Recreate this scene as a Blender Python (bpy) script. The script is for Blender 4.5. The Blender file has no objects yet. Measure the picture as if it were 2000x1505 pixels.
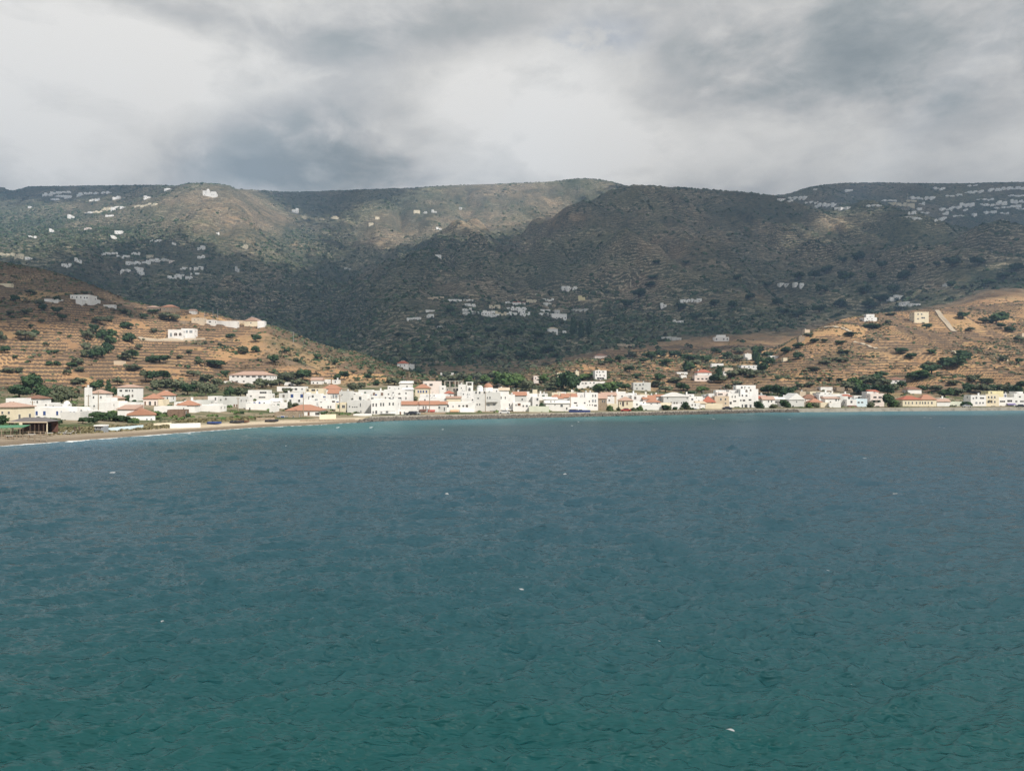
import bpy, math, random
import numpy as np
from mathutils import Vector
R = math.radians
random.seed(7); RNG = np.random.default_rng(11)
scene = bpy.context.scene
C = scene.collection

# ------------------------------------------------------------------ camera, world, sun, exposure
F = 1600.0; HOR = 752.0; CAMZ = 12.0          # focal length in photo pixels, horizon row, eye height
cam_d = bpy.data.cameras.new('camera'); cam = bpy.data.objects.new('camera', cam_d); C.objects.link(cam)
cam.location = (0, 0, CAMZ); cam.rotation_euler = (R(90), 0, 0)
cam_d.sensor_width = 36; cam_d.lens = 36 * F / 2000.0
cam_d.shift_y = 0.0; cam_d.clip_start = 0.5; cam_d.clip_end = 30000
scene.camera = cam
SUN_EL, SUN_AZ = 43.0, 42.0                   # azimuth: from behind the camera (-Y) towards +X
sx = math.cos(R(SUN_EL)) * math.sin(R(SUN_AZ)); sy = -math.cos(R(SUN_EL)) * math.cos(R(SUN_AZ)); sz = math.sin(R(SUN_EL))
SUNV = Vector((sx, sy, sz))
sl = bpy.data.lights.new('sun', 'SUN'); sl.energy = 4.9; sl.angle = R(0.53); sl.color = (1.0, 0.94, 0.85)
so = bpy.data.objects.new('sun', sl); C.objects.link(so); so.rotation_euler = SUNV.to_track_quat('Z', 'Y').to_euler(); so.location = (0, 0, 3000)
scene.view_settings.view_transform = 'Standard'; scene.view_settings.look = 'None'
scene.view_settings.exposure = 0.28; scene.view_settings.gamma = 1.0; scene.view_settings.use_curve_mapping = False
scene.cycles.max_bounces = 5; scene.cycles.diffuse_bounces = 2; scene.cycles.glossy_bounces = 2; scene.cycles.transparent_max_bounces = 4
scene.cycles.volume_bounces = 0; scene.cycles.use_denoising = True; scene.cycles.use_adaptive_sampling = False
scene.cycles.denoiser = 'OPENIMAGEDENOISE'; scene.cycles.denoising_input_passes = 'RGB_ALBEDO_NORMAL'; scene.cycles.denoising_prefilter = 'NONE'
try: scene.cycles.sample_clamp_indirect = 4.0
except Exception: pass

class NT:
    """small helper for node trees"""
    def __init__(s, nt): s.nt = nt; nt.nodes.clear()
    def n(s, t, **kw):
        nd = s.nt.nodes.new(t)
        for k, v in kw.items():
            if k.startswith('i_'):
                nd.inputs[k[2:].replace('_', ' ')].default_value = v
            else: setattr(nd, k, v)
        return nd
    def l(s, a, b): s.nt.links.new(a, b)
    def val(s, sock, v):
        if hasattr(v, 'is_output') or hasattr(v, 'links'): s.l(v, sock)
        else: sock.default_value = v
    def math(s, op, a, b=None, c=None, clamp=False):
        nd = s.n('ShaderNodeMath', operation=op); nd.use_clamp = clamp
        s.val(nd.inputs[0], a)
        if b is not None: s.val(nd.inputs[1], b)
        if c is not None: s.val(nd.inputs[2], c)
        return nd.outputs[0]
    def vmath(s, op, a, b=None, scale=None):
        nd = s.n('ShaderNodeVectorMath', operation=op); s.val(nd.inputs[0], a)
        if b is not None: s.val(nd.inputs[1], b)
        if scale is not None: s.val(nd.inputs['Scale'], scale)
        return nd.outputs['Value' if op in ('LENGTH', 'DOT_PRODUCT', 'DISTANCE') else 'Vector']
    def mix(s, f, a, b):
        nd = s.n('ShaderNodeMix', data_type='RGBA'); s.val(nd.inputs[0], f)
        for sock, v in ((nd.inputs[6], a), (nd.inputs[7], b)):
            if isinstance(v, tuple): v = tuple(v) + ((1,) if len(v) == 3 else ())
            s.val(sock, v)
        return nd.outputs[2]
    def noise(s, vec, scale, detail=4, rough=0.55, dist=0.0, dim='3D'):
        nd = s.n('ShaderNodeTexNoise', noise_dimensions=dim); s.l(vec, nd.inputs['Vector'])
        nd.inputs['Scale'].default_value = scale; nd.inputs['Detail'].default_value = detail
        nd.inputs['Roughness'].default_value = rough; nd.inputs['Distortion'].default_value = dist
        return nd.outputs['Fac']
    def ramp(s, f, lo, hi):      # smoothstep lo..hi
        nd = s.n('ShaderNodeMapRange', interpolation_type='SMOOTHSTEP'); s.val(nd.inputs[0], f)
        s.val(nd.inputs[1], lo); s.val(nd.inputs[2], hi)
        return nd.outputs[0]
    def attr(s, name, out='Fac'):
        nd = s.n('ShaderNodeAttribute', attribute_name=name); return nd.outputs[out]

w = bpy.data.worlds.new('World'); scene.world = w; w.use_nodes = True
T = NT(w.node_tree)
sky = T.n('ShaderNodeTexSky', sky_type='NISHITA'); sky.sun_disc = False
sky.sun_elevation = R(SUN_EL); sky.sun_rotation = math.atan2(sx, sy)
geo = T.n('ShaderNodeTexCoord').outputs['Generated']
sep = T.n('ShaderNodeSeparateXYZ'); T.l(geo, sep.inputs[0])
zz = T.math('MAXIMUM', sep.outputs[2], 0.0)
den = T.math('ADD', T.math('MULTIPLY', zz, 0.25), 1.0)
px_ = T.math('DIVIDE', sep.outputs[0], den); py_ = T.math('DIVIDE', sep.outputs[1], den)
comb = T.n('ShaderNodeCombineXYZ'); T.l(px_, comb.inputs[0]); T.l(py_, comb.inputs[1]); T.l(T.math('MULTIPLY', sep.outputs[2], 1.75), comb.inputs[2])
warp = T.noise(comb.outputs[0], 3.0, 3, 0.5)
cv = T.vmath('ADD', comb.outputs[0], T.vmath('SCALE', T.n('ShaderNodeCombineXYZ', i_X=0.16, i_Y=0.1, i_Z=0.12).outputs[0], scale=warp))
n1 = T.noise(cv, 3.4, 8, 0.55, 0.3)
n2 = T.noise(cv, 9.5, 8, 0.6, 0.25)
nb = T.math('ABSOLUTE', T.math('SUBTRACT', T.noise(cv, 7.5, 8, 0.58, .1), 0.5))
n3 = T.noise(cv, 30.0, 8, 0.65, .3)
def sdir(px, py):
    v = Vector(((px - 1000) / F, 1, (HOR - py) / F)); return v.normalized()
def blob(px, py, rx, ry):
    d = sdir(px, py)
    dv = T.vmath('SUBTRACT', geo, T.n('ShaderNodeCombineXYZ', i_X=d.x, i_Y=d.y, i_Z=d.z).outputs[0])
    dv = T.vmath('MULTIPLY', dv, T.n('ShaderNodeCombineXYZ', i_X=F / rx, i_Y=0.6 * F / max(rx, ry), i_Z=F / ry).outputs[0])
    jit = T.math('MULTIPLY', T.math('SUBTRACT', n2, 0.5), 2.0)
    jit2 = T.math('MULTIPLY', T.math('SUBTRACT', n1, 0.5), 2.0)
    return T.ramp(T.math('ADD', T.math('ADD', T.vmath('LENGTH', dv), jit), jit2), 1.35, 0.1)
base = T.math('ADD', T.math('MULTIPLY', T.math('SUBTRACT', n1, 0.5), 0.95), T.math('MULTIPLY', T.math('SUBTRACT', n2, 0.5), 0.60))
base = T.math('ADD', base, T.math('MULTIPLY', T.math('SUBTRACT', n3, 0.5), 0.18))
base = T.math('ADD', T.math('ADD', base, 0.60), T.math('MULTIPLY', nb, -1.1))
#BLOBS
for (bx, by, rx, ry, a) in [(110, 130, 320, 160, .58), (330, 170, 170, 120, .22), (90, 300, 180, 70, .28), (1050, 210, 270, 135, .62), (1150, 300, 300, 70, .30),
                            (1420, 270, 260, 70, .22), (560, 60, 200, 60, -.05), (1880, 300, 260, 70, .18),
                            (540, 300, 300, 80, -.50), (1600, 150, 420, 95, -.36), (850, 60, 260, 50, -.20), (1950, 180, 200, 90, -.16), (300, 15, 220, 30, -.12), (720, 345, 320, 26, -.16)]:
    base = T.math('ADD', base, T.math('MULTIPLY', blob(bx, by, rx, ry), a))
cr = T.n('ShaderNodeValToRGB'); T.l(base, cr.inputs[0])
el = cr.color_ramp.elements
el[0].position = 0.05; el[0].color = (0.30, 0.325, 0.325, 1)
el[1].position = 1.0; el[1].color = (.96, .92, .86, 1)
for p, c in ((0.30, (0.425, 0.44, 0.43, 1)), (0.52, (0.60, 0.585, 0.56, 1)), (0.75, (0.80, 0.77, 0.72, 1))):
    e = el.new(p); e.color = c
gap = T.math('MULTIPLY', blob(1165, 75, 120, 40), T.ramp(n2, 0.50, 0.68))   # small openings of blue
skyc = T.vmath('MULTIPLY', sky.outputs[0], T.n('ShaderNodeCombineXYZ', i_X=1, i_Y=1, i_Z=1).outputs[0])
cloudc = T.vmath('SCALE', cr.outputs[0], scale=9.2)
col = T.mix(T.math('MULTIPLY', gap, 0.45), cloudc, skyc)
# towards and below the horizon the cloud deck thins into pale air
col = T.mix(T.math('MULTIPLY', T.ramp(sep.outputs[2], 0.30, 0.0), 0.12), col, (6.0, 6.0, 6.0))
bg = T.n('ShaderNodeBackground'); T.l(col, bg.inputs[0]); bg.inputs[1].default_value = 0.1
wo = T.n('ShaderNodeOutputWorld'); T.l(bg.outputs[0], wo.inputs[0])

# ------------------------------------------------------------------ helpers
def tag(o, label=None, cat=None, group=None, kind=None):
    if label: o['label'] = label
    if cat: o['category'] = cat
    if group: o['group'] = group
    if kind: o['kind'] = kind
    return o
def link(name, me, parent=None, loc=None):
    o = bpy.data.objects.new(name, me); C.objects.link(o)
    if parent: o.parent = parent
    if loc is not None: o.location = loc
    return o
def mesh(name, V, Fc, mats=(), mi=None, smooth=False):
    me = bpy.data.meshes.new(name); me.from_pydata([tuple(v) for v in V], [], Fc)
    for m in mats: me.materials.append(m)
    if mi is not None: me.polygons.foreach_set('material_index', mi)
    if smooth: me.polygons.foreach_set('use_smooth', [True] * len(Fc))
    me.update(); return me
def np_mesh(name, V, Q, mats=(), mi=None, smooth=True, attrs=None):
    """V (n,3), Q (m,3 or 4) arrays"""
    me = bpy.data.meshes.new(name); n, m, k = len(V), len(Q), Q.shape[1]
    me.vertices.add(n); me.vertices.foreach_set('co', np.ascontiguousarray(V, dtype=np.float32).ravel())
    me.loops.add(m * k); me.loops.foreach_set('vertex_index', np.ascontiguousarray(Q, dtype=np.int32).ravel())
    me.polygons.add(m); me.polygons.foreach_set('loop_start', np.arange(0, m * k, k, dtype=np.int32))
    try: me.polygons.foreach_set('loop_total', np.full(m, k, dtype=np.int32))
    except Exception: pass
    for mm in mats: me.materials.append(mm)
    if mi is not None: me.polygons.foreach_set('material_index', np.ascontiguousarray(mi, dtype=np.int32))
    me.update(calc_edges=True)
    me.polygons.foreach_set('use_smooth', np.full(m, smooth, dtype=bool))
    for kx, a in (attrs or {}).items():
        at = me.attributes.new(kx, 'FLOAT', 'POINT'); at.data.foreach_set('value', np.ascontiguousarray(a, dtype=np.float32))
    me.validate(); return me
class MB:
    """mesh builder made of boxes, prisms and cylinders"""
    def __init__(s): s.V = []; s.F = []; s.M = []
    def add(s, V, Fc, m=0):
        b = len(s.V); s.V += [tuple(v) for v in V]; s.F += [tuple(i + b for i in f) for f in Fc]; s.M += [m] * len(Fc); return s
    def box(s, x0, x1, y0, y1, z0, z1, m=0):
        V = [(x0, y0, z0), (x1, y0, z0), (x1, y1, z0), (x0, y1, z0), (x0, y0, z1), (x1, y0, z1), (x1, y1, z1), (x0, y1, z1)]
        return s.add(V, [(0, 3, 2, 1), (4, 5, 6, 7), (0, 1, 5, 4), (1, 2, 6, 5), (2, 3, 7, 6), (3, 0, 4, 7)], m)
    def cyl(s, x, y, z0, z1, r0, r1=None, n=8, m=0, dx=0, dy=0):
        r1 = r0 if r1 is None else r1
        V = [(x + r0 * math.cos(2 * math.pi * i / n), y + r0 * math.sin(2 * math.pi * i / n), z0) for i in range(n)]
        V += [(x + dx + r1 * math.cos(2 * math.pi * i / n), y + dy + r1 * math.sin(2 * math.pi * i / n), z1) for i in range(n)]
        return s.add(V, [(i, (i + 1) % n, n + (i + 1) % n, n + i) for i in range(n)] + [tuple(range(n, 2 * n)), tuple(range(n - 1, -1, -1))], m)
    def dome(s, x, y, z, r, h=None, n=14, k=5, m=0):
        h = h or r; V = []; Fc = []
        for j in range(k + 1):
            a = j / k * math.pi / 2
            V += [(x + r * math.cos(a) * math.cos(2 * math.pi * i / n), y + r * math.cos(a) * math.sin(2 * math.pi * i / n), z + h * math.sin(a)) for i in range(n)]
        for j in range(k):
            Fc += [(j * n + i, j * n + (i + 1) % n, (j + 1) * n + (i + 1) % n, (j + 1) * n + i) for i in range(n)]
        return s.add(V, Fc, m)
    def me(s, name, mats, smooth=False): return mesh(name, s.V, s.F, mats, s.M, smooth)

def pchip(x, xs, ys):
    """monotone cubic through (xs, ys); ys may be (K,) with x any array"""
    xs = np.asarray(xs, float); ys = np.asarray(ys, float)
    h = np.diff(xs); d = np.diff(ys) / h; m = np.zeros_like(ys)
    w1 = 2 * h[1:] + h[:-1]; w2 = h[1:] + 2 * h[:-1]
    ok = d[:-1] * d[1:] > 0
    with np.errstate(all='ignore'): m[1:-1] = np.where(ok, (w1 + w2) / (w1 / d[:-1] + w2 / d[1:]), 0)
    m[0] = d[0]; m[-1] = d[-1]
    x = np.clip(x, xs[0], xs[-1]); i = np.clip(np.searchsorted(xs, x, side='right') - 1, 0, len(xs) - 2)
    t = (x - xs[i]) / h[i]; t2 = t * t; t3 = t2 * t
    return (2*t3 - 3*t2 + 1) * ys[i] + (t3 - 2*t2 + t) * h[i] * m[i] + (-2*t3 + 3*t2) * ys[i+1] + (t3 - t2) * h[i] * m[i+1]
def vnoise(x, y, seed=0):
    xi = np.floor(x).astype(np.int64); yi = np.floor(y).astype(np.int64); fx = x - xi; fy = y - yi
    def hsh(a, b):
        h = (a * 374761393 + b * 668265263 + seed * 1274126177) & 0xffffffff
        h = ((h ^ (h >> 13)) * 1274126177) & 0xffffffff
        h = (h ^ (h >> 16)) & 0xffffff
        return h / float(0xffffff)
    ux = fx * fx * fx * (fx * (fx * 6 - 15) + 10); uy = fy * fy * fy * (fy * (fy * 6 - 15) + 10)
    a = hsh(xi, yi); b = hsh(xi + 1, yi); c = hsh(xi, yi + 1); d = hsh(xi + 1, yi + 1)
    return (a * (1 - ux) + b * ux) * (1 - uy) + (c * (1 - ux) + d * ux) * uy
def fbm(x, y, octv=4, seed=0, gain=0.5):
    s = 0; a = 1.0; t = 0
    for k in range(octv):
        s = s + a * (vnoise(x, y, seed + k * 17) - 0.5) * 2; t += a; a *= gain; x = x * 2.03 + 13.7; y = y * 2.03 + 7.1
    return s / t
def sst(x, a, b):
    t = np.clip((x - a) / (b - a), 0, 1); return t * t * (3 - 2 * t)
# ------------------------------------------------------------------ the land: one height function of (photo column, distance)
SH = ([-600, -300, 0, 125, 250, 400, 500, 600, 700, 750, 1000, 1125, 1250, 1375, 1500, 1625, 1750, 2000, 2400, 2700],
      [105, 130, 163, 176, 192, 216, 234, 247, 267, 279, 301, 315, 329, 344, 366, 371, 381, 393, 405, 412])
def shore(px): return pchip(px, *SH)
PXS = np.arange(-520, 2521, 2.5); NC = len(PXS)
YR = np.concatenate([np.arange(90, 950, 1.4), 950 + np.cumsum(np.linspace(3.5, 9.5, 395)), [3600, 3650, 3720, 3800, 3900, 4050, 4250, 4500]])
YR = np.unique(np.round(YR[YR < 4600], 3)); NR = len(YR)
def zz_(py, Y): return CAMZ + (HOR - np.asarray(py, float)) / F * np.asarray(Y, float)
# foot of the hills: distance, height
FT = ([-520, 0, 200, 400, 600, 800, 900, 1000, 1200, 1400, 1600, 1800, 2000, 2520],
      [270, 300, 330, 370, 410, 450, 465, 475, 480, 480, 480, 490, 500, 520],
      [8, 7.5, 8, 8.5, 10, 12.2, 10, 8.0, 7.2, 6.5, 5.0, 5.0, 5.0, 6])
# crest of the near hills: distance, photo row
CRE = ([-520, -200, 0, 100, 200, 260, 340, 400, 460, 520, 560, 600, 650, 700, 740, 780, 820, 850, 900, 980, 1050, 1120, 1200, 1350, 1480, 1530, 1560, 1600, 1650, 1720, 1830, 1900, 2000, 2520],
       [900, 820, 760, 740, 720, 710, 700, 690, 680, 660, 645, 625, 605, 590, 578, 560, 540, 522, 515, 525, 560, 600, 640, 700, 740, 755, 765, 780, 800, 830, 850, 880, 920, 1000],
       [440, 480, 512, 531, 566, 590, 602, 610, 624, 634, 648, 664, 680, 690, 704, 718, 735, 746, 752, 748, 722, 708, 703, 700, 692, 672, 655, 638, 622, 610, 603, 598, 588, 560])
PX = PXS
y1 = pchip(PX, FT[0], FT[1]); z1 = pchip(PX, FT[0], FT[2])
y2 = pchip(PX, CRE[0], CRE[1]); z2 = zz_(pchip(PX, CRE[0], CRE[2]), y2)
# behind the near crest
BK = ([-520, 0, 340, 520, 700, 850, 950, 1050, 1200, 1350, 1500, 1600, 1720, 1850, 1950, 2050, 2520],
      [1100, 900, 840, 820, 740, 700, 700, 730, 800, 850, 880, 940, 980, 1000, 1020, 1050, 1150],
      [520, 565, 660, 700, 730, 738, 735, 722, 700, 684, 672, 655, 630, 612, 585, 578, 540])
y3 = pchip(PX, BK[0], BK[1]); z3 = zz_(pchip(PX, BK[0], BK[2]), y3)
M4 = ([-520, 0, 200, 400, 520, 640, 760, 900, 1000, 1100, 1200, 1350, 1500, 1600, 1700, 1800, 1900, 2000, 2520],
      [1500, 1350, 1250, 1200, 1150, 1050, 1060, 1100, 1120, 1120, 1150, 1200, 1250, 1300, 1300, 1300, 1280, 1250, 1300],
      [490, 545, 592, 622, 650, 690, 672, 652, 652, 655, 640, 625, 610, 596, 590, 560, 538, 530, 520])
y4 = pchip(PX, M4[0], M4[1]); z4 = zz_(pchip(PX, M4[0], M4[2]), y4)
M5 = ([-520, 0, 200, 400, 520, 600, 640, 700, 800, 900, 1000, 1060, 1100, 1150, 1210, 1240, 1350, 1480, 1530, 1600, 1640, 1700, 1800, 1900, 2000, 2520],
      [1900, 1850, 1850, 1850, 1800, 1750, 1700, 1750, 1850, 1950, 2030, 2060, 2080, 2120, 2160, 2170, 2220, 2220, 2180, 2050, 2000, 1950, 1900, 1850, 1800, 1700],
      [450, 478, 484, 492, 530, 572, 590, 556, 510, 478, 452, 437, 421, 393, 368, 362, 368, 379, 388, 410, 419, 415, 428, 447, 456, 470])
y5 = pchip(PX, M5[0], M5[1]); z5 = zz_(pchip(PX, M5[0], M5[2]), y5)
M6 = ([-520, 0, 100, 200, 300, 380, 440, 480, 520, 570, 620, 700, 800, 900, 1000, 1060, 1120, 1200, 1350, 1500, 1560, 1620, 1700, 1800, 1900, 2000, 2520],
      [2600]*5 + [2650, 2650, 2620, 2580, 2550, 2500, 2500, 2600, 2650, 2700, 2700, 2700, 2700, 2700, 2600, 2500, 2450, 2450, 2450, 2400, 2350, 2300],
      [430, 425, 420, 410, 380, 357.5, 361, 381, 412, 440, 462, 470, 452, 442, 436, 444, 450, 455, 455, 445, 440, 450, 445, 462, 470, 475, 470])
y6 = pchip(PX, M6[0], M6[1]); z6 = zz_(pchip(PX, M6[0], M6[2]), y6)
M7 = ([-520, -100, 0, 20, 60, 200, 300, 380, 440, 500, 560, 700, 800, 830, 900, 1000, 1080, 1140, 1180, 1210, 1260, 1350, 1480, 1530, 1590, 1650, 1700, 1850, 1950, 2000, 2520],
      [3300]*31, [372, 370, 366, 372.5, 365, 363, 362, 366, 368, 371, 375, 371, 367, 365, 361, 358, 354, 348.5, 352, 360, 374, 387, 384, 380, 364, 358, 357, 359, 357, 356, 362])
y7 = pchip(PX, M7[0], M7[1]); z7 = zz_(pchip(PX, M7[0], M7[2]), y7)
s0 = shore(PX); beach = 1 - sst(PX, 700, 735)
Yk = [np.full(NC, 60.), s0 - 26, s0 + 0.6, s0 + 2.6, s0 + 11, s0 + 30, (s0 + 30) * .45 + y1 * .55, y1]
zq = 1.42
Zk = [np.full(NC, -6.), np.full(NC, -2.6), 0.12 * beach - 1.0 * (1 - beach), 0.35 * beach + zq * (1 - beach), 0.95 * beach + (zq + .05) * (1 - beach),
      np.full(NC, 1.75), 1.75 * .5 + z1 * .5, z1]
Yk += [y1 * .55 + y2 * .45, y2, y3, y4, (y4 + y5) / 2, y5, y6, y7, y7 + 500, y7 + 1300]
Zk += [z1 * .58 + z2 * .42, z2, z3, z4, (z4 + z5) / 2 - 8, z5, z6, z7, z7 - 150, z7 - 500]
Yk = np.array(Yk); Zk = np.array(Zk)                      # (K, NC)
K = len(Yk); hh = np.diff(Yk, axis=0); dd = np.diff(Zk, axis=0) / hh; mm = np.zeros_like(Zk)
w1 = 2 * hh[1:] + hh[:-1]; w2 = hh[1:] + 2 * hh[:-1]; ok = dd[:-1] * dd[1:] > 0
with np.errstate(all='ignore'): mm[1:-1] = np.where(ok, (w1 + w2) / (w1 / dd[:-1] + w2 / dd[1:]), 0)
mm[0] = dd[0]; mm[-1] = dd[-1]
YY = np.repeat(YR[:, None], NC, 1); ZZ = np.zeros((NR, NC))
for k in range(K - 1):
    msk = (YY >= Yk[k]) & ((YY < Yk[k + 1]) | (k == K - 2))
    t = (YY - Yk[k]) / hh[k]; t2 = t * t; t3 = t2 * t
    zv = (2*t3 - 3*t2 + 1) * Zk[k] + (t3 - 2*t2 + t) * hh[k] * mm[k] + (-2*t3 + 3*t2) * Zk[k+1] + (t3 - t2) * hh[k] * mm[k+1]
    ZZ = np.where(msk, zv, ZZ)
PP = np.repeat(PX[None, :], NR, 0); XX = (PP - 1000) / F * YY
hillm = sst(YY, y1 + 5, y1 + 60)
mtn = sst(YY, y3 - 40, y4)
crest_fade = 1 - 0.93 * np.maximum.reduce([np.exp(-((YY - y7) / 160) ** 2), np.exp(-((YY - y5) / 90) ** 2) * sst(PP, 1020, 1100), np.exp(-((YY - y6) / 190) ** 2) * (1 - sst(PP, 480, 620))])
near_fade = 1 - 0.93 * np.exp(-((YY - y2) / 50) ** 2)
relief = fbm(XX / 120, YY / 150, 4, 3) * 8.5 + (1 - np.abs(fbm(XX / 60, YY / 170, 3, 13)) * 2.2) * -4.0 + 2 + fbm(XX / 42, YY / 42, 3, 9) * 1.8
ZZ += hillm * (1 - mtn) * relief * near_fade
gull = (1 - np.abs(fbm(XX / 230 + YY / 900, YY / 700, 4, 31)) * 2.8) * 80 - 34
gul2 = (1 - np.abs(fbm(XX / 85, YY / 230, 4, 57)) * 2.4) * 17 - 5
ZZ += mtn * crest_fade * (1 - .65 * sst(YY, 2150, 2550)) * (1 - .6 * (1 - sst(PP, 560, 800)) * sst(YY, 1500, 1900)) * (gull * -0.8 - gul2 * .8 + fbm(XX / 38, YY / 38, 4, 77) * 4.5) * sst(YY, 1000, 1700)
ZZ += mtn * (1 - sst(YY, 1000, 1700)) * fbm(XX / 60, YY / 60, 4, 71) * 5
ZZ += mtn * fbm(XX / 16, YY / 16, 3, 91) * 1.6
# the skyline stays where it stands: no spur of the relief may rise over it
skyl = np.minimum.reduce([pchip(PX, M7[0], M7[2]), pchip(PX, M6[0], M6[2]), pchip(PX, M5[0], M5[2])])
lim = CAMZ + (HOR - skyl[None, :] - .3) / F * YY + fbm(XX / 30, YY / 30, 3, 99) * 1.5
ZZ = np.where(YY > 1500, np.minimum(ZZ, lim), ZZ)
nlim = CAMZ + (HOR - pchip(PX, CRE[0], CRE[2])[None, :] + .5) / F * YY
ZZ = np.where((YY < y2 + 40) & (YY > y1 + 60), np.minimum(ZZ, nlim), ZZ)
# terraces: walls cut into the slope of the near hills, wider ones on the mountain
tmask_near = hillm * (1 - sst(YY, y3 + 60, y4 + 40)) * sst(fbm(XX / 90, YY / 90, 3, 5) + 0.62, -0.12, 0.12)
rough_end = sst(PP, 430, 560) * (1 - sst(PP, 780, 860)) * sst(ZZ, 16, 26)      # the spur's bare end
tmask_near *= 1 - 0.75 * rough_end
fade_y = 1 - sst(YY, 900, 1000)
tn = fbm(XX / 120, YY / 120, 2, 41) * 1.6 + fbm(XX / 28, YY / 28, 2, 43) * .12
TS = 1.9
fx_ = XX + fbm(XX / 40, YY / 40, 2, 141) * 14; fy_ = YY + fbm(XX / 40, YY / 40, 2, 151) * 18
cellr = vnoise(np.floor(fx_ / 34), np.floor(fy_ / 46), 161)     # each walled field has its own levels
cellr = np.where(True, cellr, 0); cell2 = vnoise(np.floor(fx_ / 34) + 31, np.floor(fy_ / 46) + 17, 171)
tn = tn + cellr * .55
TS = 1.9
q = ZZ / TS + tn; fl = np.floor(q); fr = q - fl
rise = 0.40
zt = (fl + rise * fr + (1 - rise) * sst(fr, 0.74, 0.98) - tn) * TS
ZZ = ZZ + (zt - ZZ) * tmask_near * fade_y
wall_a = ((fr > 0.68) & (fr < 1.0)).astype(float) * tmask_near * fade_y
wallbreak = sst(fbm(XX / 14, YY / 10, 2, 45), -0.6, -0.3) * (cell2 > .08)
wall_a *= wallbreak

rowi = lambda Y: np.interp(Y, YR, np.arange(NR))
def ground(px, Y):
    a = float(np.clip(rowi(Y), 0, NR - 1.001)); b = float(np.clip((px - PXS[0]) / 2.5, 0, NC - 1.001))
    i, j = int(a), int(b); u, v = a - i, b - j
    return float((ZZ[i, j] * (1 - v) + ZZ[i, j + 1] * v) * (1 - u) + (ZZ[i + 1, j] * (1 - v) + ZZ[i + 1, j + 1] * v) * u)
PROJ = HOR - (ZZ - CAMZ) / YY * F                        # photo row of each ground point
def hit(px, py, ymin=0, ymax=9999):
    """first visible ground point seen at photo position (px, py)"""
    j = int(round(np.clip((px - PXS[0]) / 2.5, 0, NC - 1)))
    lo = max(np.searchsorted(YR, max(ymin, s0[j] + 2)), 1)
    p = PROJ[lo:, j]; k = np.nonzero((p <= py))[0]
    k = int(k[0]) + lo if len(k) else NR - 20
    k = max(k, lo + 1)
    a, b = PROJ[k - 1, j], PROJ[k, j]
    t = np.clip((a - py) / max(a - b, 1e-6), 0, 1) if a > py else 0
    Y = float(min(YR[k - 1] + t * (YR[k] - YR[k - 1]), ymax))
    if Y > 3290: Y = 3285
    return (px - 1000) / F * Y, Y, ground(px, Y)

# cover attributes
def bl(cx, cy, rx, ry, pw=1.0): return np.exp(-(((PP - cx) / rx) ** 2 + ((PROJ - cy) / ry) ** 2))
green = np.zeros_like(ZZ)
NEARG = {(950, 700), (1440, 725), (1230, 735), (1060, 745), (1700, 750), (1960, 770), (60, 760), (400, 755), (560, 738), (1540, 775), (1630, 705), (1800, 735), (330, 640), (210, 660), (1780, 580), (1530, 640)}
for (cx, cy, rx, ry, a) in [(620, 620, 150, 110, 1.0), (700, 720, 120, 50, .8), (950, 700, 230, 60, .95), (330, 590, 200, 60, .8), (120, 560, 140, 40, .8), (60, 450, 120, 60, .75),
                            (250, 470, 200, 40, .8), (560, 470, 180, 40, .75), (850, 490, 160, 50, .7), (640, 400, 140, 25, .5), (1000, 640, 230, 50, .9), (1200, 640, 150, 60, .85),
                            (1420, 655, 130, 30, .95), (1530, 640, 60, 20, .8), (1380, 560, 170, 35, .55), (1560, 480, 160, 30, .5), (1950, 420, 130, 45, .8), (1700, 395, 150, 25, .55),
                            (1920, 560, 110, 40, .6), (1700, 560, 150, 40, .5), (1150, 560, 130, 40, .55), (1130, 390, 90, 25, .5), (60, 385, 120, 25, .55), (1780, 580, 90, 20, .6),
                            (1440, 725, 110, 24, .8), (1230, 735, 90, 20, .6), (1060, 745, 110, 25, .95), (1700, 750, 80, 18, .7), (1960, 770, 100, 18, .6), (60, 760, 110, 18, .6), (400, 755, 100, 22, .6), (560, 738, 60, 14, .6), (1540, 775, 60, 12, .7), (1630, 705, 90, 34, .6), (1800, 735, 90, 16, .6), (330, 640, 60, 20, .35), (210, 660, 60, 30, .4)]:
    green = np.maximum(green, a * bl(cx, cy, rx, ry) * (1 if (cx, cy) in NEARG else mtn))
green = np.where(mtn > .5, np.maximum(green, 0.30), green)
gold_and_sun = np.zeros_like(ZZ)  # dry grass; raised on the mountain to paint in its sunlit patches
for (cx, cy, rx, ry, a) in [(480, 440, 120, 60, .95), (560, 475, 70, 25, .8), (430, 400, 120, 40, .85), (770, 445, 60, 40, .9), (930, 430, 110, 28, .9), (1100, 425, 60, 20, .95), (760, 470, 60, 20, .8),
                            (1630, 440, 60, 20, .8), (1000, 385, 220, 34, .75), (1270, 560, 80, 30, .45), (1500, 580, 200, 30, .5), (1850, 550, 90, 30, .55), (870, 560, 60, 16, .6), (1600, 630, 90, 25, .4),
                            (330, 570, 60, 14, .3), (470, 620, 50, 20, .3), (1000, 550, 140, 30, .3), (1350, 480, 240, 80, .5), (1560, 540, 160, 50, .4)]:
    gold_and_sun = np.maximum(gold_and_sun, a * bl(cx, cy, rx, ry))
gold_and_sun = np.where(mtn > .5, gold_and_sun, 0.9)
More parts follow.
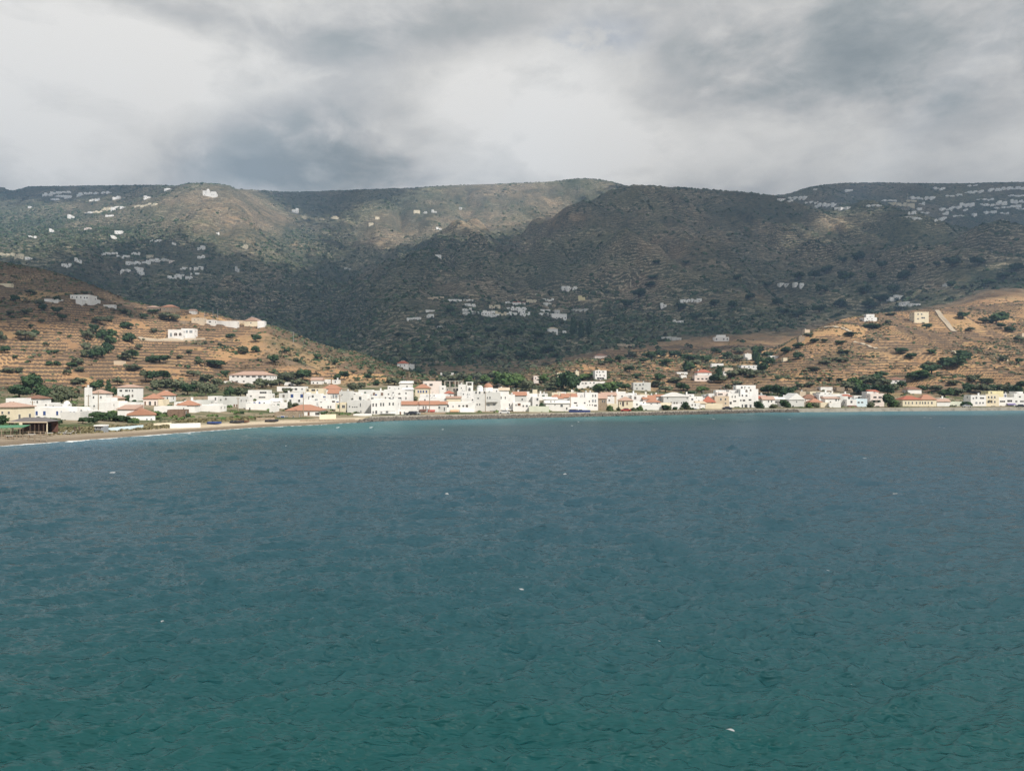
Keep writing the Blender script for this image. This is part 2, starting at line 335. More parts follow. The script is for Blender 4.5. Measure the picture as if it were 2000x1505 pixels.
# the upper left slope of the near hill is drawn darker and greener
heath = (1 - sst(PROJ, 560, 640)) * (1 - sst(PP, 200, 420)) * (1 - mtn)
gold_and_sun = gold_and_sun * (1 - .75 * heath); green = np.maximum(green, .45 * heath)
green = np.maximum(green, .5 * rough_end * (1 - mtn))
gold_and_sun = np.where(mtn > .5, gold_and_sun, np.minimum(gold_and_sun, 1 - .5 * np.maximum(rough_end, bl(1720, 690, 140, 30) * .8)))
gold_and_sun = np.clip(gold_and_sun, 0, 1) * hillm
wet = beach * (1 - sst(YY - s0, 3, 8))
sandm = beach * (1 - sst(YY - s0, 10, 19)); wet = np.maximum(wet, .75 * sandm * (1 - sst(PP, 200, 420)))
townm = (1 - sst(YY, y1 - 10, y1 + 25))

def stone(T, pos, a, b, sc): return T.mix(T.noise(pos, sc, 3, .6), a, b)
def bsdf(T, col, rough=.9, bump=None, spec=0.25):
    b = T.n('ShaderNodeBsdfPrincipled'); T.val(b.inputs['Base Color'], col if not isinstance(col, tuple) else tuple(col) + (1,))
    T.val(b.inputs['Roughness'], rough); b.inputs['Specular IOR Level'].default_value = spec
    if bump is not None: T.l(bump, b.inputs['Normal'])
    o = T.n('ShaderNodeOutputMaterial'); T.l(b.outputs[0], o.inputs[0]); return b
def newmat(name):
    m = bpy.data.materials.new(name); m.use_nodes = True; return m, NT(m.node_tree)

m_land, T = newmat('hillside_earth'); g = T.n('ShaderNodeNewGeometry'); pos = g.outputs['Position']
G = T.attr('green'); GO = T.attr('gold_and_sun'); WA = T.attr('wall'); SA = T.attr('sand'); WE = T.attr('wet'); TO = T.attr('town'); MT = T.attr('mountain')
nA = T.noise(pos, 0.012, 5, .6); nB = T.noise(pos, 0.06, 5, .62); nC = T.noise(pos, 0.28, 4, .65); nD = T.noise(pos, 1.3, 3, .6)
earth = T.mix(nB, (0.13, 0.095, 0.070), (0.27, 0.195, 0.13))
grass = T.mix(nC, (0.46, 0.275, 0.140), (0.27, 0.160, 0.090))
grass = T.mix(T.ramp(nB, .5, .75), grass, (0.40, 0.29, 0.14))
heathc = T.mix(nB, (0.062, 0.075, 0.040), T.mix(T.ramp(T.noise(pos, .0028, 3, .5), .45, .6), (0.185, 0.135, 0.100), (0.155, 0.158, 0.085)))
greenc = T.mix(nC, (0.012, 0.025, 0.015), (0.045, 0.060, 0.032))
GO = T.math('MULTIPLY', GO, T.math('SUBTRACT', 1.0, T.math('MULTIPLY', MT, .5)))
dry = T.math('ADD', GO, T.math('MULTIPLY', T.math('SUBTRACT', nC, .5), 1.3))
c = T.mix(T.ramp(T.math('ADD', GO, T.math('MULTIPLY', T.math('SUBTRACT', nA, .5), 1.5)), .12, .5), heathc, earth)
c = T.mix(T.ramp(T.math('ADD', dry, T.math('MULTIPLY', T.math('SUBTRACT', nA, .5), .8)), .5, .9), c, grass)
# scrub cover
gg = T.math('ADD', T.math('ADD', T.math('MULTIPLY', G, 1.15), T.math('MULTIPLY', T.math('SUBTRACT', nB, .5), 1.3)), T.math('MULTIPLY', T.math('SUBTRACT', nC, .5), .9))
c = T.mix(T.math('MULTIPLY', T.ramp(gg, .42, .72), .9), c, greenc)
speck = T.ramp(nD, .60, .68)
fld = T.attr('field')
c = T.mix(T.math('MULTIPLY', T.math('SUBTRACT', 1.0, MT), T.math('MULTIPLY', T.ramp(fld, .45, .9), .75)), c, (0.15, 0.10, 0.065))
c = T.mix(T.math('MULTIPLY', T.math('SUBTRACT', 1.0, MT), T.math('MULTIPLY', T.ramp(fld, .25, .05), .4)), c, (0.50, 0.33, 0.165))
c = T.mix(T.math('MULTIPLY', speck, .55), c, (0.06, 0.065, 0.035))
nE = T.noise(pos, .11, 5, .72)                     # clumps of maquis some metres wide, pale bare ground between
c = T.mix(T.math('MULTIPLY', T.math('MULTIPLY', T.ramp(nE, .52, .58), MT), .85), c, (0.022, 0.034, 0.020))
c = T.mix(T.math('MULTIPLY', T.math('MULTIPLY', T.ramp(nE, .45, .36), MT), .6), c, (0.32, 0.26, 0.17))
# loose stone
c = T.mix(T.math('MULTIPLY', T.ramp(T.noise(pos, .55, 3, .7), .66, .74), .45), c, (0.36, 0.31, 0.25))
# dry-stone terrace walls: on the near hills from the cut, on the mountain as bands that follow the height
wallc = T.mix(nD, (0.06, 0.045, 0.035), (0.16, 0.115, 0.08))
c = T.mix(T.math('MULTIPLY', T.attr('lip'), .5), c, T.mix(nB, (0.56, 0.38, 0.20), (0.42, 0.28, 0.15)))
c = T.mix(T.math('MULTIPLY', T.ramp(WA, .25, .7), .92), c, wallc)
sp = T.n('ShaderNodeSeparateXYZ'); T.l(pos, sp.inputs[0])
hz = T.math('ADD', T.math('DIVIDE', sp.outputs[2], 6.2), T.math('MULTIPLY', nA, 9.0))
frz = T.math('FRACT', T.math('ADD', hz, T.math('MULTIPLY', nB, .55)))
band = T.math('MULTIPLY', T.ramp(frz, .60, .70), T.ramp(frz, 1.0, .90))
patch = T.math('MULTIPLY', T.ramp(T.noise(pos, .035, 5, .68), .50, .56), T.math('MULTIPLY', MT, T.ramp(GO, .05, .55)))
c = T.mix(T.math('MULTIPLY', patch, .9), c, T.mix(nC, (0.40, 0.27, 0.16), (0.30, 0.22, 0.13)))
bandm = T.math('MULTIPLY', T.math('MULTIPLY', band, T.ramp(nC, .40, .55)), MT)
c = T.mix(T.math('MULTIPLY', bandm, T.ramp(T.noise(pos, .006, 3, .6), .32, .52)), c, (0.42, 0.36, 0.26))
band2 = T.math('MULTIPLY', T.math('MULTIPLY', T.ramp(frz, .30, .38), T.ramp(frz, .62, .52)), T.math('MULTIPLY', MT, .55))
c = T.mix(band2, c, (0.05, 0.05, 0.032))
townc = T.mix(T.ramp(nB, .4, .6), (0.28, 0.23, 0.16), (0.08, 0.10, 0.045))
c = T.mix(TO, c, townc)
sandc = T.mix(nC, (0.58, 0.49, 0.37), (0.48, 0.40, 0.29)); c = T.mix(SA, c, sandc)
c = T.mix(T.math('MULTIPLY', WE, .85), c, (0.15, 0.12, 0.09))
nF = T.noise(pos, .0035, 5, .6)
c = T.mix(T.math('MULTIPLY', MT, T.ramp(nF, .56, .40)), c, T.mix(.45, c, (0.03, 0.05, 0.035)))
c = T.mix(T.math('MULTIPLY', MT, .10), c, (0.0, 0.0, 0.0))      # the mountain ground is drawn slightly darker than the farmed slopes
bp = T.n('ShaderNodeBump'); bp.inputs['Strength'].default_value = .7; bp.inputs['Distance'].default_value = 1.2
T.l(T.math('ADD', nC, T.math('MULTIPLY', nD, .35)), bp.inputs['Height'])
bsdf(T, c, .95, bp.outputs[0], .1)

V = np.stack([XX, YY, ZZ], -1).reshape(-1, 3)
idx = np.arange(NR * NC).reshape(NR, NC)
Q = np.stack([idx[:-1, :-1], idx[:-1, 1:], idx[1:, 1:], idx[1:, :-1]], -1).reshape(-1, 4)
Yc = YY[:-1, :-1]; Pc = PP[:-1, :-1]
zone = np.where(Yc < y1[:-1], 0, np.where(Yc < y3[:-1], np.where(Pc < 930, 1, 2), 3)).ravel()
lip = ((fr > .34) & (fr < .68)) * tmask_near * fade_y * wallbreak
att = dict(lip=lip, field=cell2, green=green, gold_and_sun=gold_and_sun, wall=wall_a, sand=sandm, wet=wet, town=townm, mountain=mtn)
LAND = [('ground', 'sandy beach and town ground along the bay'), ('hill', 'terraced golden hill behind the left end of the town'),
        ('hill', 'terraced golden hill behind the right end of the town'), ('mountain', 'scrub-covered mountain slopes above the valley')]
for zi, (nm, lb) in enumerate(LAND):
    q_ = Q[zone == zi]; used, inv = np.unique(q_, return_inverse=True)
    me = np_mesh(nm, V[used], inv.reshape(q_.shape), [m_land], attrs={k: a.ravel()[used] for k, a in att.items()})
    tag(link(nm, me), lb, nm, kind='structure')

# ------------------------------------------------------------------ the sea
m_sea, T = newmat('sea_water'); g = T.n('ShaderNodeNewGeometry'); pos = g.outputs['Position']
SHA = T.attr('shallow'); FO = T.attr('foam'); DE = T.attr('deep')
nz = T.noise(pos, .02, 3, .5)
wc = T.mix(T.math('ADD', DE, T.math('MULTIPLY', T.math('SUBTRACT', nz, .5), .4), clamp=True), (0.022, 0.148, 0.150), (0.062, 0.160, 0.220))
wc = T.mix(SHA, wc, (0.028, 0.135, 0.135))
fo = T.ramp(T.math('MULTIPLY', FO, T.math('ADD', .40, T.math('MULTIPLY', T.noise(pos, 2.2, 4, .7), 1.3))), .42, .72)
wc = T.mix(fo, wc, (0.82, 0.84, 0.84))
stretch = T.n('ShaderNodeMapping'); stretch.inputs['Scale'].default_value = (0.30, 1.0, 1.0); T.l(pos, stretch.inputs[0])
b1 = T.n('ShaderNodeBump'); b1.inputs['Distance'].default_value = .10; b1.inputs['Strength'].default_value = .8; T.l(T.noise(stretch.outputs[0], 4.0, 5, .62, 0), b1.inputs['Height'])
b2 = T.n('ShaderNodeBump'); b2.inputs['Distance'].default_value = .9; b2.inputs['Strength'].default_value = .85; T.l(T.noise(stretch.outputs[0], .8, 4, .6, 0), b2.inputs['Height']); T.l(b1.outputs[0], b2.inputs['Normal'])
bs = bsdf(T, wc, .12, b2.outputs[0], .5); bs.inputs['IOR'].default_value = 1.333
spp = T.n('ShaderNodeSeparateXYZ'); T.l(pos, spp.inputs[0])    # waves too small to be modelled far out show as roughness
T.l(T.math('ADD', T.math('ADD', .14, T.math('MULTIPLY', T.ramp(spp.outputs[1], 50.0, 300.0), .22)), T.math('MULTIPLY', fo, .5)), bs.inputs['Roughness'])

rows = np.concatenate([[3200, 2500, 2050], np.arange(1800, 1560, -12), np.arange(1560, 1000, -1.45), np.arange(1000, 796.5, -0.9), np.arange(796.5, 783, -1.5)])
cols = np.concatenate([np.arange(-3000, -480, 9.0), np.arange(-480, 2481, 2.0), np.arange(2487, 5000, 9.0)])
SY, SP = np.meshgrid(CAMZ * F / (rows - HOR), cols, indexing='ij'); SX = (SP - 1000) / F * SY
sshore = shore(cols)[None, :]
# distance rows stop 4 m inside the land
SY = np.minimum(SY, sshore + 4.0); SX = (SP - 1000) / F * SY
dY = np.abs(np.gradient(SY, axis=0)) + 1e-3; dXc = np.abs(np.gradient(SX, axis=1))
rw = random.Random(5); WZ = np.zeros_like(SY); WX = np.zeros_like(SY); WY = np.zeros_like(SY)
wd = R(-68)                                                # wind runs down from the land, a little to the right
lull = np.clip(sst(fbm(SX / 35, SY / 60, 3, 12), -.55, .5) * .6 + .6, 0, 1.3)
for i in range(96):
    lam = 0.32 * (15 ** (rw.random() ** 1.1)); ang = wd + rw.gauss(0, .30 + .28 / (lam + .4)); kx, ky = math.cos(ang), math.sin(ang)
    k = 2 * math.pi / lam; A = 0.0105 * lam ** .85 * (0.6 + .8 * rw.random())
    eff = np.abs(ky) * dY + .3 * dXc
    att_ = sst(lam / eff, 1.3, 3.2) * A
    ph = k * (kx * SX + ky * SY) + rw.random() * 6.283
    s_, c_ = np.sin(ph), np.cos(ph)
    WZ += att_ * c_; WX -= .6 * kx * att_ * s_; WY -= .6 * ky * att_ * s_
# short steep wavelets in gusty groups, their lee faces dark
tx_ = SX * .97 + SY * .24; ty_ = SY * .97 - SX * .24
for (lx, ly, hgt, g0, y0_, y1_, sd) in [(2.2, .55, .13, -.05, 0, 75, 711), (3.6, 1.1, .21, .0, 30, 140, 721), (6.5, 2.6, .42, .0, 80, 420, 731)]:
    a_ = fbm(tx_ / lx, ty_ / ly, 3, sd); gate = sst(fbm(SX / (lx * 7), SY / (ly * 16), 2, sd + 5), g0 - .1, g0 + .35) * sst(SY, y0_ - 15, y0_ + 15) * (1 - sst(SY, y1_ - 25, y1_ + 25))
    WZ += hgt * sst(a_, .22, .62) * (.25 + .75 * gate)
near_sh = sst(sshore - SY, 0, 25)
WZ *= lull * (.25 + .75 * near_sh)
XS = SX + WX; YS_ = SY + WY
shallow = np.clip((1 - sst(sshore - SY, 30, 150)) * sst(SP, 150, 480) * (1 - .55 * sst(SP, 1350, 1750)) * (.75 + .5 * fbm(SX / 60, SY / 30, 3, 66)), 0, 1)
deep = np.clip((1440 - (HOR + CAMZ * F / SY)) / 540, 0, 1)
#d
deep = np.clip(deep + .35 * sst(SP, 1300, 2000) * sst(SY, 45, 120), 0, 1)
foam = np.zeros_like(SY)
nf = fbm(SX / 2.0, SY / 5.0, 3, 88)
surf_w = 2.2 * (1 - sst(SP, 250, 900)) + 1.2
foam = np.maximum(foam, (1 - sst(sshore - SY + nf * 2.5, surf_w * .5, surf_w)) * (.68 - .25 * sst(SP, 700, 760)))
WCAP = [(220, 924, 14), (873, 966, 9), (1103, 926, 9), (1480, 917, 10), (1660, 890, 30), (1690, 893, 9), (1747, 963, 10), (1623, 1109, 17), (1388, 1183, 22), (1291, 1251, 5), (880, 1347, 6),
        (612, 958, 7), (1425, 1443, 26), (1668, 1333, 5), (1278, 838, 6), (660, 834, 6), (725, 834, 7), (865, 838, 5), (1117, 831, 5), (1392, 817, 7), (1540, 818, 7), (1811, 815, 8), (1840, 834, 5),
        (1018, 1155, 12), (370, 846, 7), (318, 1206, 8), (1045, 1235, 5), (740, 1063, 12), (1875, 1230, 8), (950, 905, 5), (480, 850, 6), (1130, 823, 4), (1275, 933, 5), (560, 870, 5)]
for (cx, cy, wd_) in WCAP:
    Yc_ = CAMZ * F / (cy - HOR); wm = wd_ / F * Yc_ * .55; dm = max(wm * .38, .9 / F * Yc_ * Yc_ / CAMZ * 1.0)
    Xc_ = (cx - 1000) / F * Yc_; a0 = (hash((cx, cy)) % 7 - 3) * .06
    dx_ = SX - Xc_; dy_ = SY - Yc_ - dx_ * a0
    foam = np.maximum(foam, np.exp(-((dx_ / wm) ** 2 + (dy_ / dm) ** 2) ** 1.3) * .98)
idx = np.arange(SY.size).reshape(SY.shape)
Q = np.stack([idx[:-1, :-1], idx[:-1, 1:], idx[1:, 1:], idx[1:, :-1]], -1).reshape(-1, 4)
me = np_mesh('sea', np.stack([XS, YS_, WZ], -1).reshape(-1, 3), Q, [m_sea], attrs=dict(shallow=shallow.ravel(), deep=deep.ravel(), foam=foam.ravel()))
tag(link('sea', me), 'choppy teal and slate-blue sea with small whitecaps', 'sea', kind='structure')

# the same water on past the modelled chop, a little below its troughs
gxw = np.array([-4150, -1500, -600, -250, 0, 250, 600, 1500, 4150.]); gyw = np.array([-290, -120, -40, 0, 20, 60, 120, 250, 430, 900, 2500, 4600.])
WXg, WYg = np.meshgrid(gxw, gyw); iw = np.arange(WXg.size).reshape(WXg.shape)
tag(link('open_sea', np_mesh('open_sea', np.stack([WXg, WYg, np.full_like(WXg, -.75)], -1).reshape(-1, 3), np.stack([iw[:-1, :-1], iw[:-1, 1:], iw[1:, 1:], iw[1:, :-1]], -1).reshape(-1, 4), [m_sea],
     attrs=dict(shallow=np.zeros(WXg.size), deep=np.clip(sst(WYg, 10, 120), 0, 1).ravel(), foam=np.zeros(WXg.size)))), 'open sea reaching out past the bay', 'sea', kind='structure')
# ------------------------------------------------------------------ unseen clouds overhead, shaped to shade the mountains and the open water
POLY_LIT = [[(-520, 652), (0, 645), (150, 638), (250, 612), (330, 592), (460, 600), (520, 600), (640, 655), (780, 712), (880, 726), (1000, 733), (1080, 706), (1250, 696), (1400, 694), (1500, 672), (1580, 640), (1700, 592), (1800, 580), (1900, 585), (2000, 575), (2520, 540), (2520, 1000), (-520, 1000)],
            [(325, 330), (440, 330), (505, 372), (600, 430), (640, 498), (560, 520), (440, 492), (370, 455), (330, 400)],
            [(-520, 390), (-40, 392), (120, 396), (230, 385), (330, 395), (380, 455), (300, 462), (200, 470), (110, 500), (0, 500), (-520, 500)],
            [(830, 330), (1215, 330), (1215, 364), (1150, 392), (1062, 436), (960, 462), (830, 475), (720, 475), (640, 440), (700, 398), (800, 392)],
            [(1555, 455), (1615, 410), (1700, 408), (1650, 448), (1570, 482)],
            [(1770, 605), (1800, 572), (1890, 520), (1950, 510), (1905, 572)]]
def inpoly(x, y, P):
    c = np.zeros(x.shape, bool); n = len(P)
    for i in range(n):
        x0, y0 = P[i]; x1, y1_ = P[(i + 1) % n]
        if y0 == y1_: continue
        c ^= ((y0 > y) != (y1_ > y)) & (x < (x1 - x0) * (y - y0) / (y1_ - y0) + x0)
    return c
HC = 1950.0
cell = 17.0
gx = np.arange(-4300, 6600, cell); gy = np.arange(-2300, 3400, cell)
CX, CY = np.meshgrid(gx, gy)
def height_at(X, Y):
    Ys = np.maximum(Y, 30.0); p = X / Ys * F + 1000
    a = np.clip(np.interp(Ys, YR, np.arange(NR)), 0, NR - 2).astype(int); b = np.clip((p - PXS[0]) / 2.5, 0, NC - 1).astype(int)
    z = ZZ[a, b]; z = np.maximum(z, 0); z = z
    return z, p
# march from the cloud layer down the sunbeam
LX = CX.copy(); LY = CY.copy(); LZ = np.full(CX.shape, HC); done = np.zeros(CX.shape, bool); LP = np.zeros(CX.shape)
for st in range(170):
    z = HC - 12.0 * st
    X = CX - sx / sz * (HC - z); Y = CY - sy / sz * (HC - z)
    g_, p_ = height_at(X, Y); new = (~done) & (z <= np.maximum(g_, 0) + 3)
    LX[new] = X[new]; LY[new] = Y[new]; LZ[new] = np.maximum(g_, 0)[new]; LP[new] = p_[new]; done |= new
lpx = np.where(LY > 30, LP, 99999.); lpy = HOR - (LZ - CAMZ) / np.maximum(LY, 30) * F
jx = fbm(CX / 90, CY / 90, 4, 201) * 26; jy = fbm(CX / 90, CY / 90, 4, 211) * 14
land = LY > shore(np.clip(lpx, -520, 2520)) - 4
lit = np.zeros(CX.shape, bool)
for k_, P in enumerate(POLY_LIT):
    li = inpoly(lpx + jx, lpy + jy, P)
    if k_ == 0:
        lp_ = np.clip(lpx, -520, 2520); yb = np.interp(lp_, PX, y2) + 60; ybb = np.interp(lp_, PX, y3) + 40
        li &= LY < np.where(lp_ < 830, yb, ybb)
    lit |= li
holes = False
shade_land = land & ~lit & (lpx > -1300) & (lpx < 3400) & (LY < 4400)
seaoff = shore(np.clip(lpx, -520, 2520)) - LY
shade_sea = (~land) & (np.random.default_rng(9).random(CX.shape) < .04 + .96 * sst(seaoff + 100 * (1 - sst(lpx, 100, 600)) + 50 * 0 * CX, 8, 75)) & (LY > -150) & (np.abs(LX) < 520)  # cloud over the sea, added to take sun glints off the water
lf = (land & lit).astype(float)
for ax in (0, 1):
    for _ in range(3):
        k_ = 3; c_ = np.cumsum(np.concatenate([np.zeros_like(lf.take([0] * (k_ + 1), ax)), lf, np.zeros_like(lf.take([0] * k_, ax))], ax), ax); n_ = lf.shape[ax]
        lf = (c_.take(range(2 * k_ + 1, 2 * k_ + 1 + n_), ax) - c_.take(range(0, n_), ax)) / (2 * k_ + 1)
rnd_ = np.random.default_rng(5).random(CX.shape) * .75 + .125
edge_zone = (lpx > -1300) & (lpx < 3400) & (LY < 4400) & (LY > 600)
keep = np.where(edge_zone, land & (lf < rnd_), shade_land) | shade_sea
m_cloud, T = newmat('shade_cloud_sheet')
d1 = T.n('ShaderNodeBsdfDiffuse'); d1.inputs[0].default_value = (.9, .9, .9, 1); d2 = T.n('ShaderNodeBsdfTranslucent'); d2.inputs[0].default_value = (.85, .87, .9, 1)
ms = T.n('ShaderNodeMixShader'); ms.inputs[0].default_value = .35; T.l(d1.outputs[0], ms.inputs[1]); T.l(d2.outputs[0], ms.inputs[2])
tp = T.n('ShaderNodeBsdfTransparent'); m2_ = T.n('ShaderNodeMixShader'); m2_.inputs[0].default_value = .33; T.l(ms.outputs[0], m2_.inputs[1]); T.l(tp.outputs[0], m2_.inputs[2])
o_ = T.n('ShaderNodeOutputMaterial'); T.l(m2_.outputs[0], o_.inputs[0])
ny, nx = keep.shape
cid = np.arange((ny + 1) * (nx + 1)).reshape(ny + 1, nx + 1)
VX, VY = np.meshgrid(np.arange(nx + 1) * cell + gx[0] - cell / 2, np.arange(ny + 1) * cell + gy[0] - cell / 2)
pad = np.pad(keep, 1); cnt = (pad[:-1, :-1].astype(int) + pad[1:, :-1] + pad[:-1, 1:] + pad[1:, 1:])
inner = cnt.astype(float) / 4
for _ in range(6):
    pi_ = np.pad(inner, 1, mode='edge'); inner = np.minimum(inner, (pi_[:-2, 1:-1] + pi_[2:, 1:-1] + pi_[1:-1, :-2] + pi_[1:-1, 2:]) / 4 + .02)
bump = np.abs(fbm(VX / 220, VY / 220, 4, 501)) * 40 + 8
edge = (cnt == 4)
top = HC + np.where(edge, inner * bump, 0); bot = HC - np.where(edge, inner * bump * .35, 0)
keep_i = keep
qt = np.stack([cid[:-1, :-1], cid[:-1, 1:], cid[1:, 1:], cid[1:, :-1]], -1)[keep_i]
N_ = cid.size
Vc = np.concatenate([np.stack([VX, VY, top], -1).reshape(-1, 3), np.stack([VX, VY, bot - 1.0], -1).reshape(-1, 3)])
qb = qt[:, ::-1] + N_
Qc = np.concatenate([qt, qb]); used, inv = np.unique(Qc, return_inverse=True)
me = np_mesh('shade_clouds', Vc[used], inv.reshape(Qc.shape), [m_cloud])
tag(link('shade_clouds', me), 'unseen cloud sheet shaped to cast shade on the mountains and sea', 'shade_clouds', kind='stuff')

# ------------------------------------------------------------------ haze
m_haze, T = newmat('haze_air')
pv = T.n('ShaderNodeVolumePrincipled'); pv.inputs['Color'].default_value = (.42, .66, 1.0, 1); pv.inputs['Density'].default_value = 0.00017; pv.inputs['Anisotropy'].default_value = 0.0
o_ = T.n('ShaderNodeOutputMaterial'); T.l(pv.outputs[0], o_.inputs['Volume'])
HZ = True
if HZ:
    b = MB().box(-4200, 4200, -300, 4700, -9, 960)
    tag(link('haze', b.me('haze', [m_haze])), 'thin bluish air over the bay and hills', 'haze', kind='stuff')

# ------------------------------------------------------------------ building materials
def wallmat(name, col, dirt=.07, sc=.35):
    m, T = newmat(name); pos = T.n('ShaderNodeNewGeometry').outputs['Position']
    dk = tuple(c * (1 - dirt * 2.0) for c in col)
    c = T.mix(T.ramp(T.noise(pos, sc, 5, .65), .42, .75), col, dk)
    bsdf(T, c, .85, None, .2); return m
WM = {'lifted_white': wallmat('limewash_lifted', (.90, .89, .87), .03), 'white': wallmat('limewash_white', (.80, .79, .77)), 'grey': wallmat('render_grey_and_shade', (.62, .62, .60)), 'cream': wallmat('render_cream', (.74, .66, .50)),  # grey also serves as painted shade on the left sides of white houses
      'pink': wallmat('render_pink', (.79, .70, .65)), 'beige': wallmat('render_beige', (.60, .50, .38)), 'stone': wallmat('stone_rubble', (.34, .27, .20), .25, 1.6),
      'yellow': wallmat('render_yellow', (.74, .66, .40)), 'blue': wallmat('render_pale_blue', (.60, .72, .78)), 'green': wallmat('render_pale_green', (.66, .69, .58)),
      'brown': wallmat('stone_brown', (.22, .15, .11), .25, 1.5), 'concrete': wallmat('bare_concrete', (.45, .42, .37), .2)}
def tilemat(name, a, b):
    m, T = newmat(name); tc = T.n('ShaderNodeNewGeometry').outputs['Position']
    wv = T.n('ShaderNodeTexWave', bands_direction='X'); wv.inputs['Scale'].default_value = 1.1; wv.inputs['Distortion'].default_value = .4; T.l(tc, wv.inputs['Vector'])
    c = T.mix(T.noise(tc, 1.4, 5, .7), a, b); c = T.mix(T.math('MULTIPLY', wv.outputs['Fac'], .25), c, tuple(x * .5 for x in b))
    bsdf(T, c, .85, None, .15); return m
RM = {'red': tilemat('roof_tiles_red', (.46, .165, .11), (.33, .12, .085)), 'orange': tilemat('roof_tiles_orange', (.47, .25, .17), (.36, .19, .13)),
      'faded': tilemat('roof_tiles_faded', (.54, .38, .31), (.40, .27, .21)), 'brown': tilemat('roof_tiles_brown', (.30, .16, .11), (.20, .12, .09)),
      'grey': wallmat('roof_slate_grey', (.42, .41, .40), .2), 'white': WM['white'], 'beige': WM['beige']}
def flat(name, col, rough=.7, spec=.3):
    m, T = newmat(name); pos = T.n('ShaderNodeNewGeometry').outputs['Position']
    bsdf(T, T.mix(T.noise(pos, 2.3, 3, .6), col, tuple(c * .75 for c in col)), rough, None, spec); return m
m_glass = flat('window_glass', (.045, .05, .06), .12, .6); m_frame = flat('white_paint', (.72, .72, .70)); m_dark = flat('dark_opening', (.035, .03, .028), .9)
SHC = {'dark': flat('shutter_dark', (.10, .075, .06)), 'blue': flat('shutter_blue', (.05, .09, .26)), 'green': flat('shutter_green', (.07, .13, .09)), 'grey': flat('shutter_grey', (.30, .33, .36)), 'brown': flat('shutter_brown', (.20, .11, .07)), 'glass': m_glass}
m_awn = {'beige': flat('awning_beige', (.66, .42, .26)), 'blue': flat('awning_blue', (.035, .055, .17)), 'white': flat('awning_white', (.78, .77, .74)), 'red': flat('awning_red', (.45, .10, .08)),
         'green': flat('awning_green', (.10, .26, .15)), 'purple': flat('awning_purple', (.24, .20, .38)), 'yellow': flat('awning_yellow', (.52, .55, .25)), 'brown': flat('awning_brown', (.17, .09, .07))}
m_wood = flat('weathered_wood', (.33, .26, .19)); m_metal = flat('galvanised_metal', (.34, .35, .36), .45, .5); m_darkwood = flat('dark_wood', (.09, .06, .045))

# unit window meshes: 1 wide, 1 high, origin at the middle of the sill side on the wall face (y = 0)
def wmesh(kind, col):
    b = MB(); P = SHC[col] if col in SHC else SHC['dark']
    if kind == 'plain':      # reveal frame, glass, mullion
        b.box(-.5, .5, -.05, .04, 0, 1, 1); b.box(-.42, .42, -.07, -.045, .06, .94, 0); b.box(-.03, .03, -.085, -.065, .06, .94, 1)
    elif kind == 'shut':     # closed louvred shutters in a pale surround
        b.box(-.56, .56, -.05, .04, -.04, 1.05, 1); b.box(-.47, -.01, -.09, -.045, .03, .97, 0); b.box(.01, .47, -.09, -.045, .03, .97, 0)
    elif kind == 'arch':
        n = 8; V = [(-.5, 0), (.5, 0), (.5, .6)] + [(.5 * math.cos(math.pi * i / n), .6 + .4 * math.sin(math.pi * i / n)) for i in range(1, n)] + [(-.5, .6)]
        m_ = len(V); b.add([(x, -.06, z) for x, z in V] + [(x, .03, z) for x, z in V], [tuple(range(m_)), tuple(range(2 * m_ - 1, m_ - 1, -1))] + [(i, m_ + i, m_ + (i + 1) % m_, (i + 1) % m_) for i in range(m_)], 0)
        b.box(-.035, .035, -.085, -.055, 0, .96, 1)
    elif kind == 'open':     # wide dark opening with posts
        b.box(-.5, .5, -.05, .04, 0, 1, 0); b.box(-.17, -.14, -.09, -.045, 0, 1, 1); b.box(.15, .18, -.09, -.045, 0, 1, 1); b.box(-.5, .5, -.10, -.045, .93, 1.03, 1)
    return b.me('window', [P if kind != 'open' else m_dark, m_frame])
WMESH = {}
def win_mesh(kind, col):
    if (kind, col) not in WMESH: WMESH[(kind, col)] = wmesh(kind, col)
    return WMESH[(kind, col)]
_dm = MB().box(-.56, .56, -.05, .04, 0, 1.04, 1).box(-.45, .45, -.09, -.045, 0, .96, 0).box(.3, .36, -.12, -.085, .42, .5, 1)
DOORM = {k: _dm.me('door', [SHC[k], m_frame]) for k in ('dark', 'blue', 'brown')}

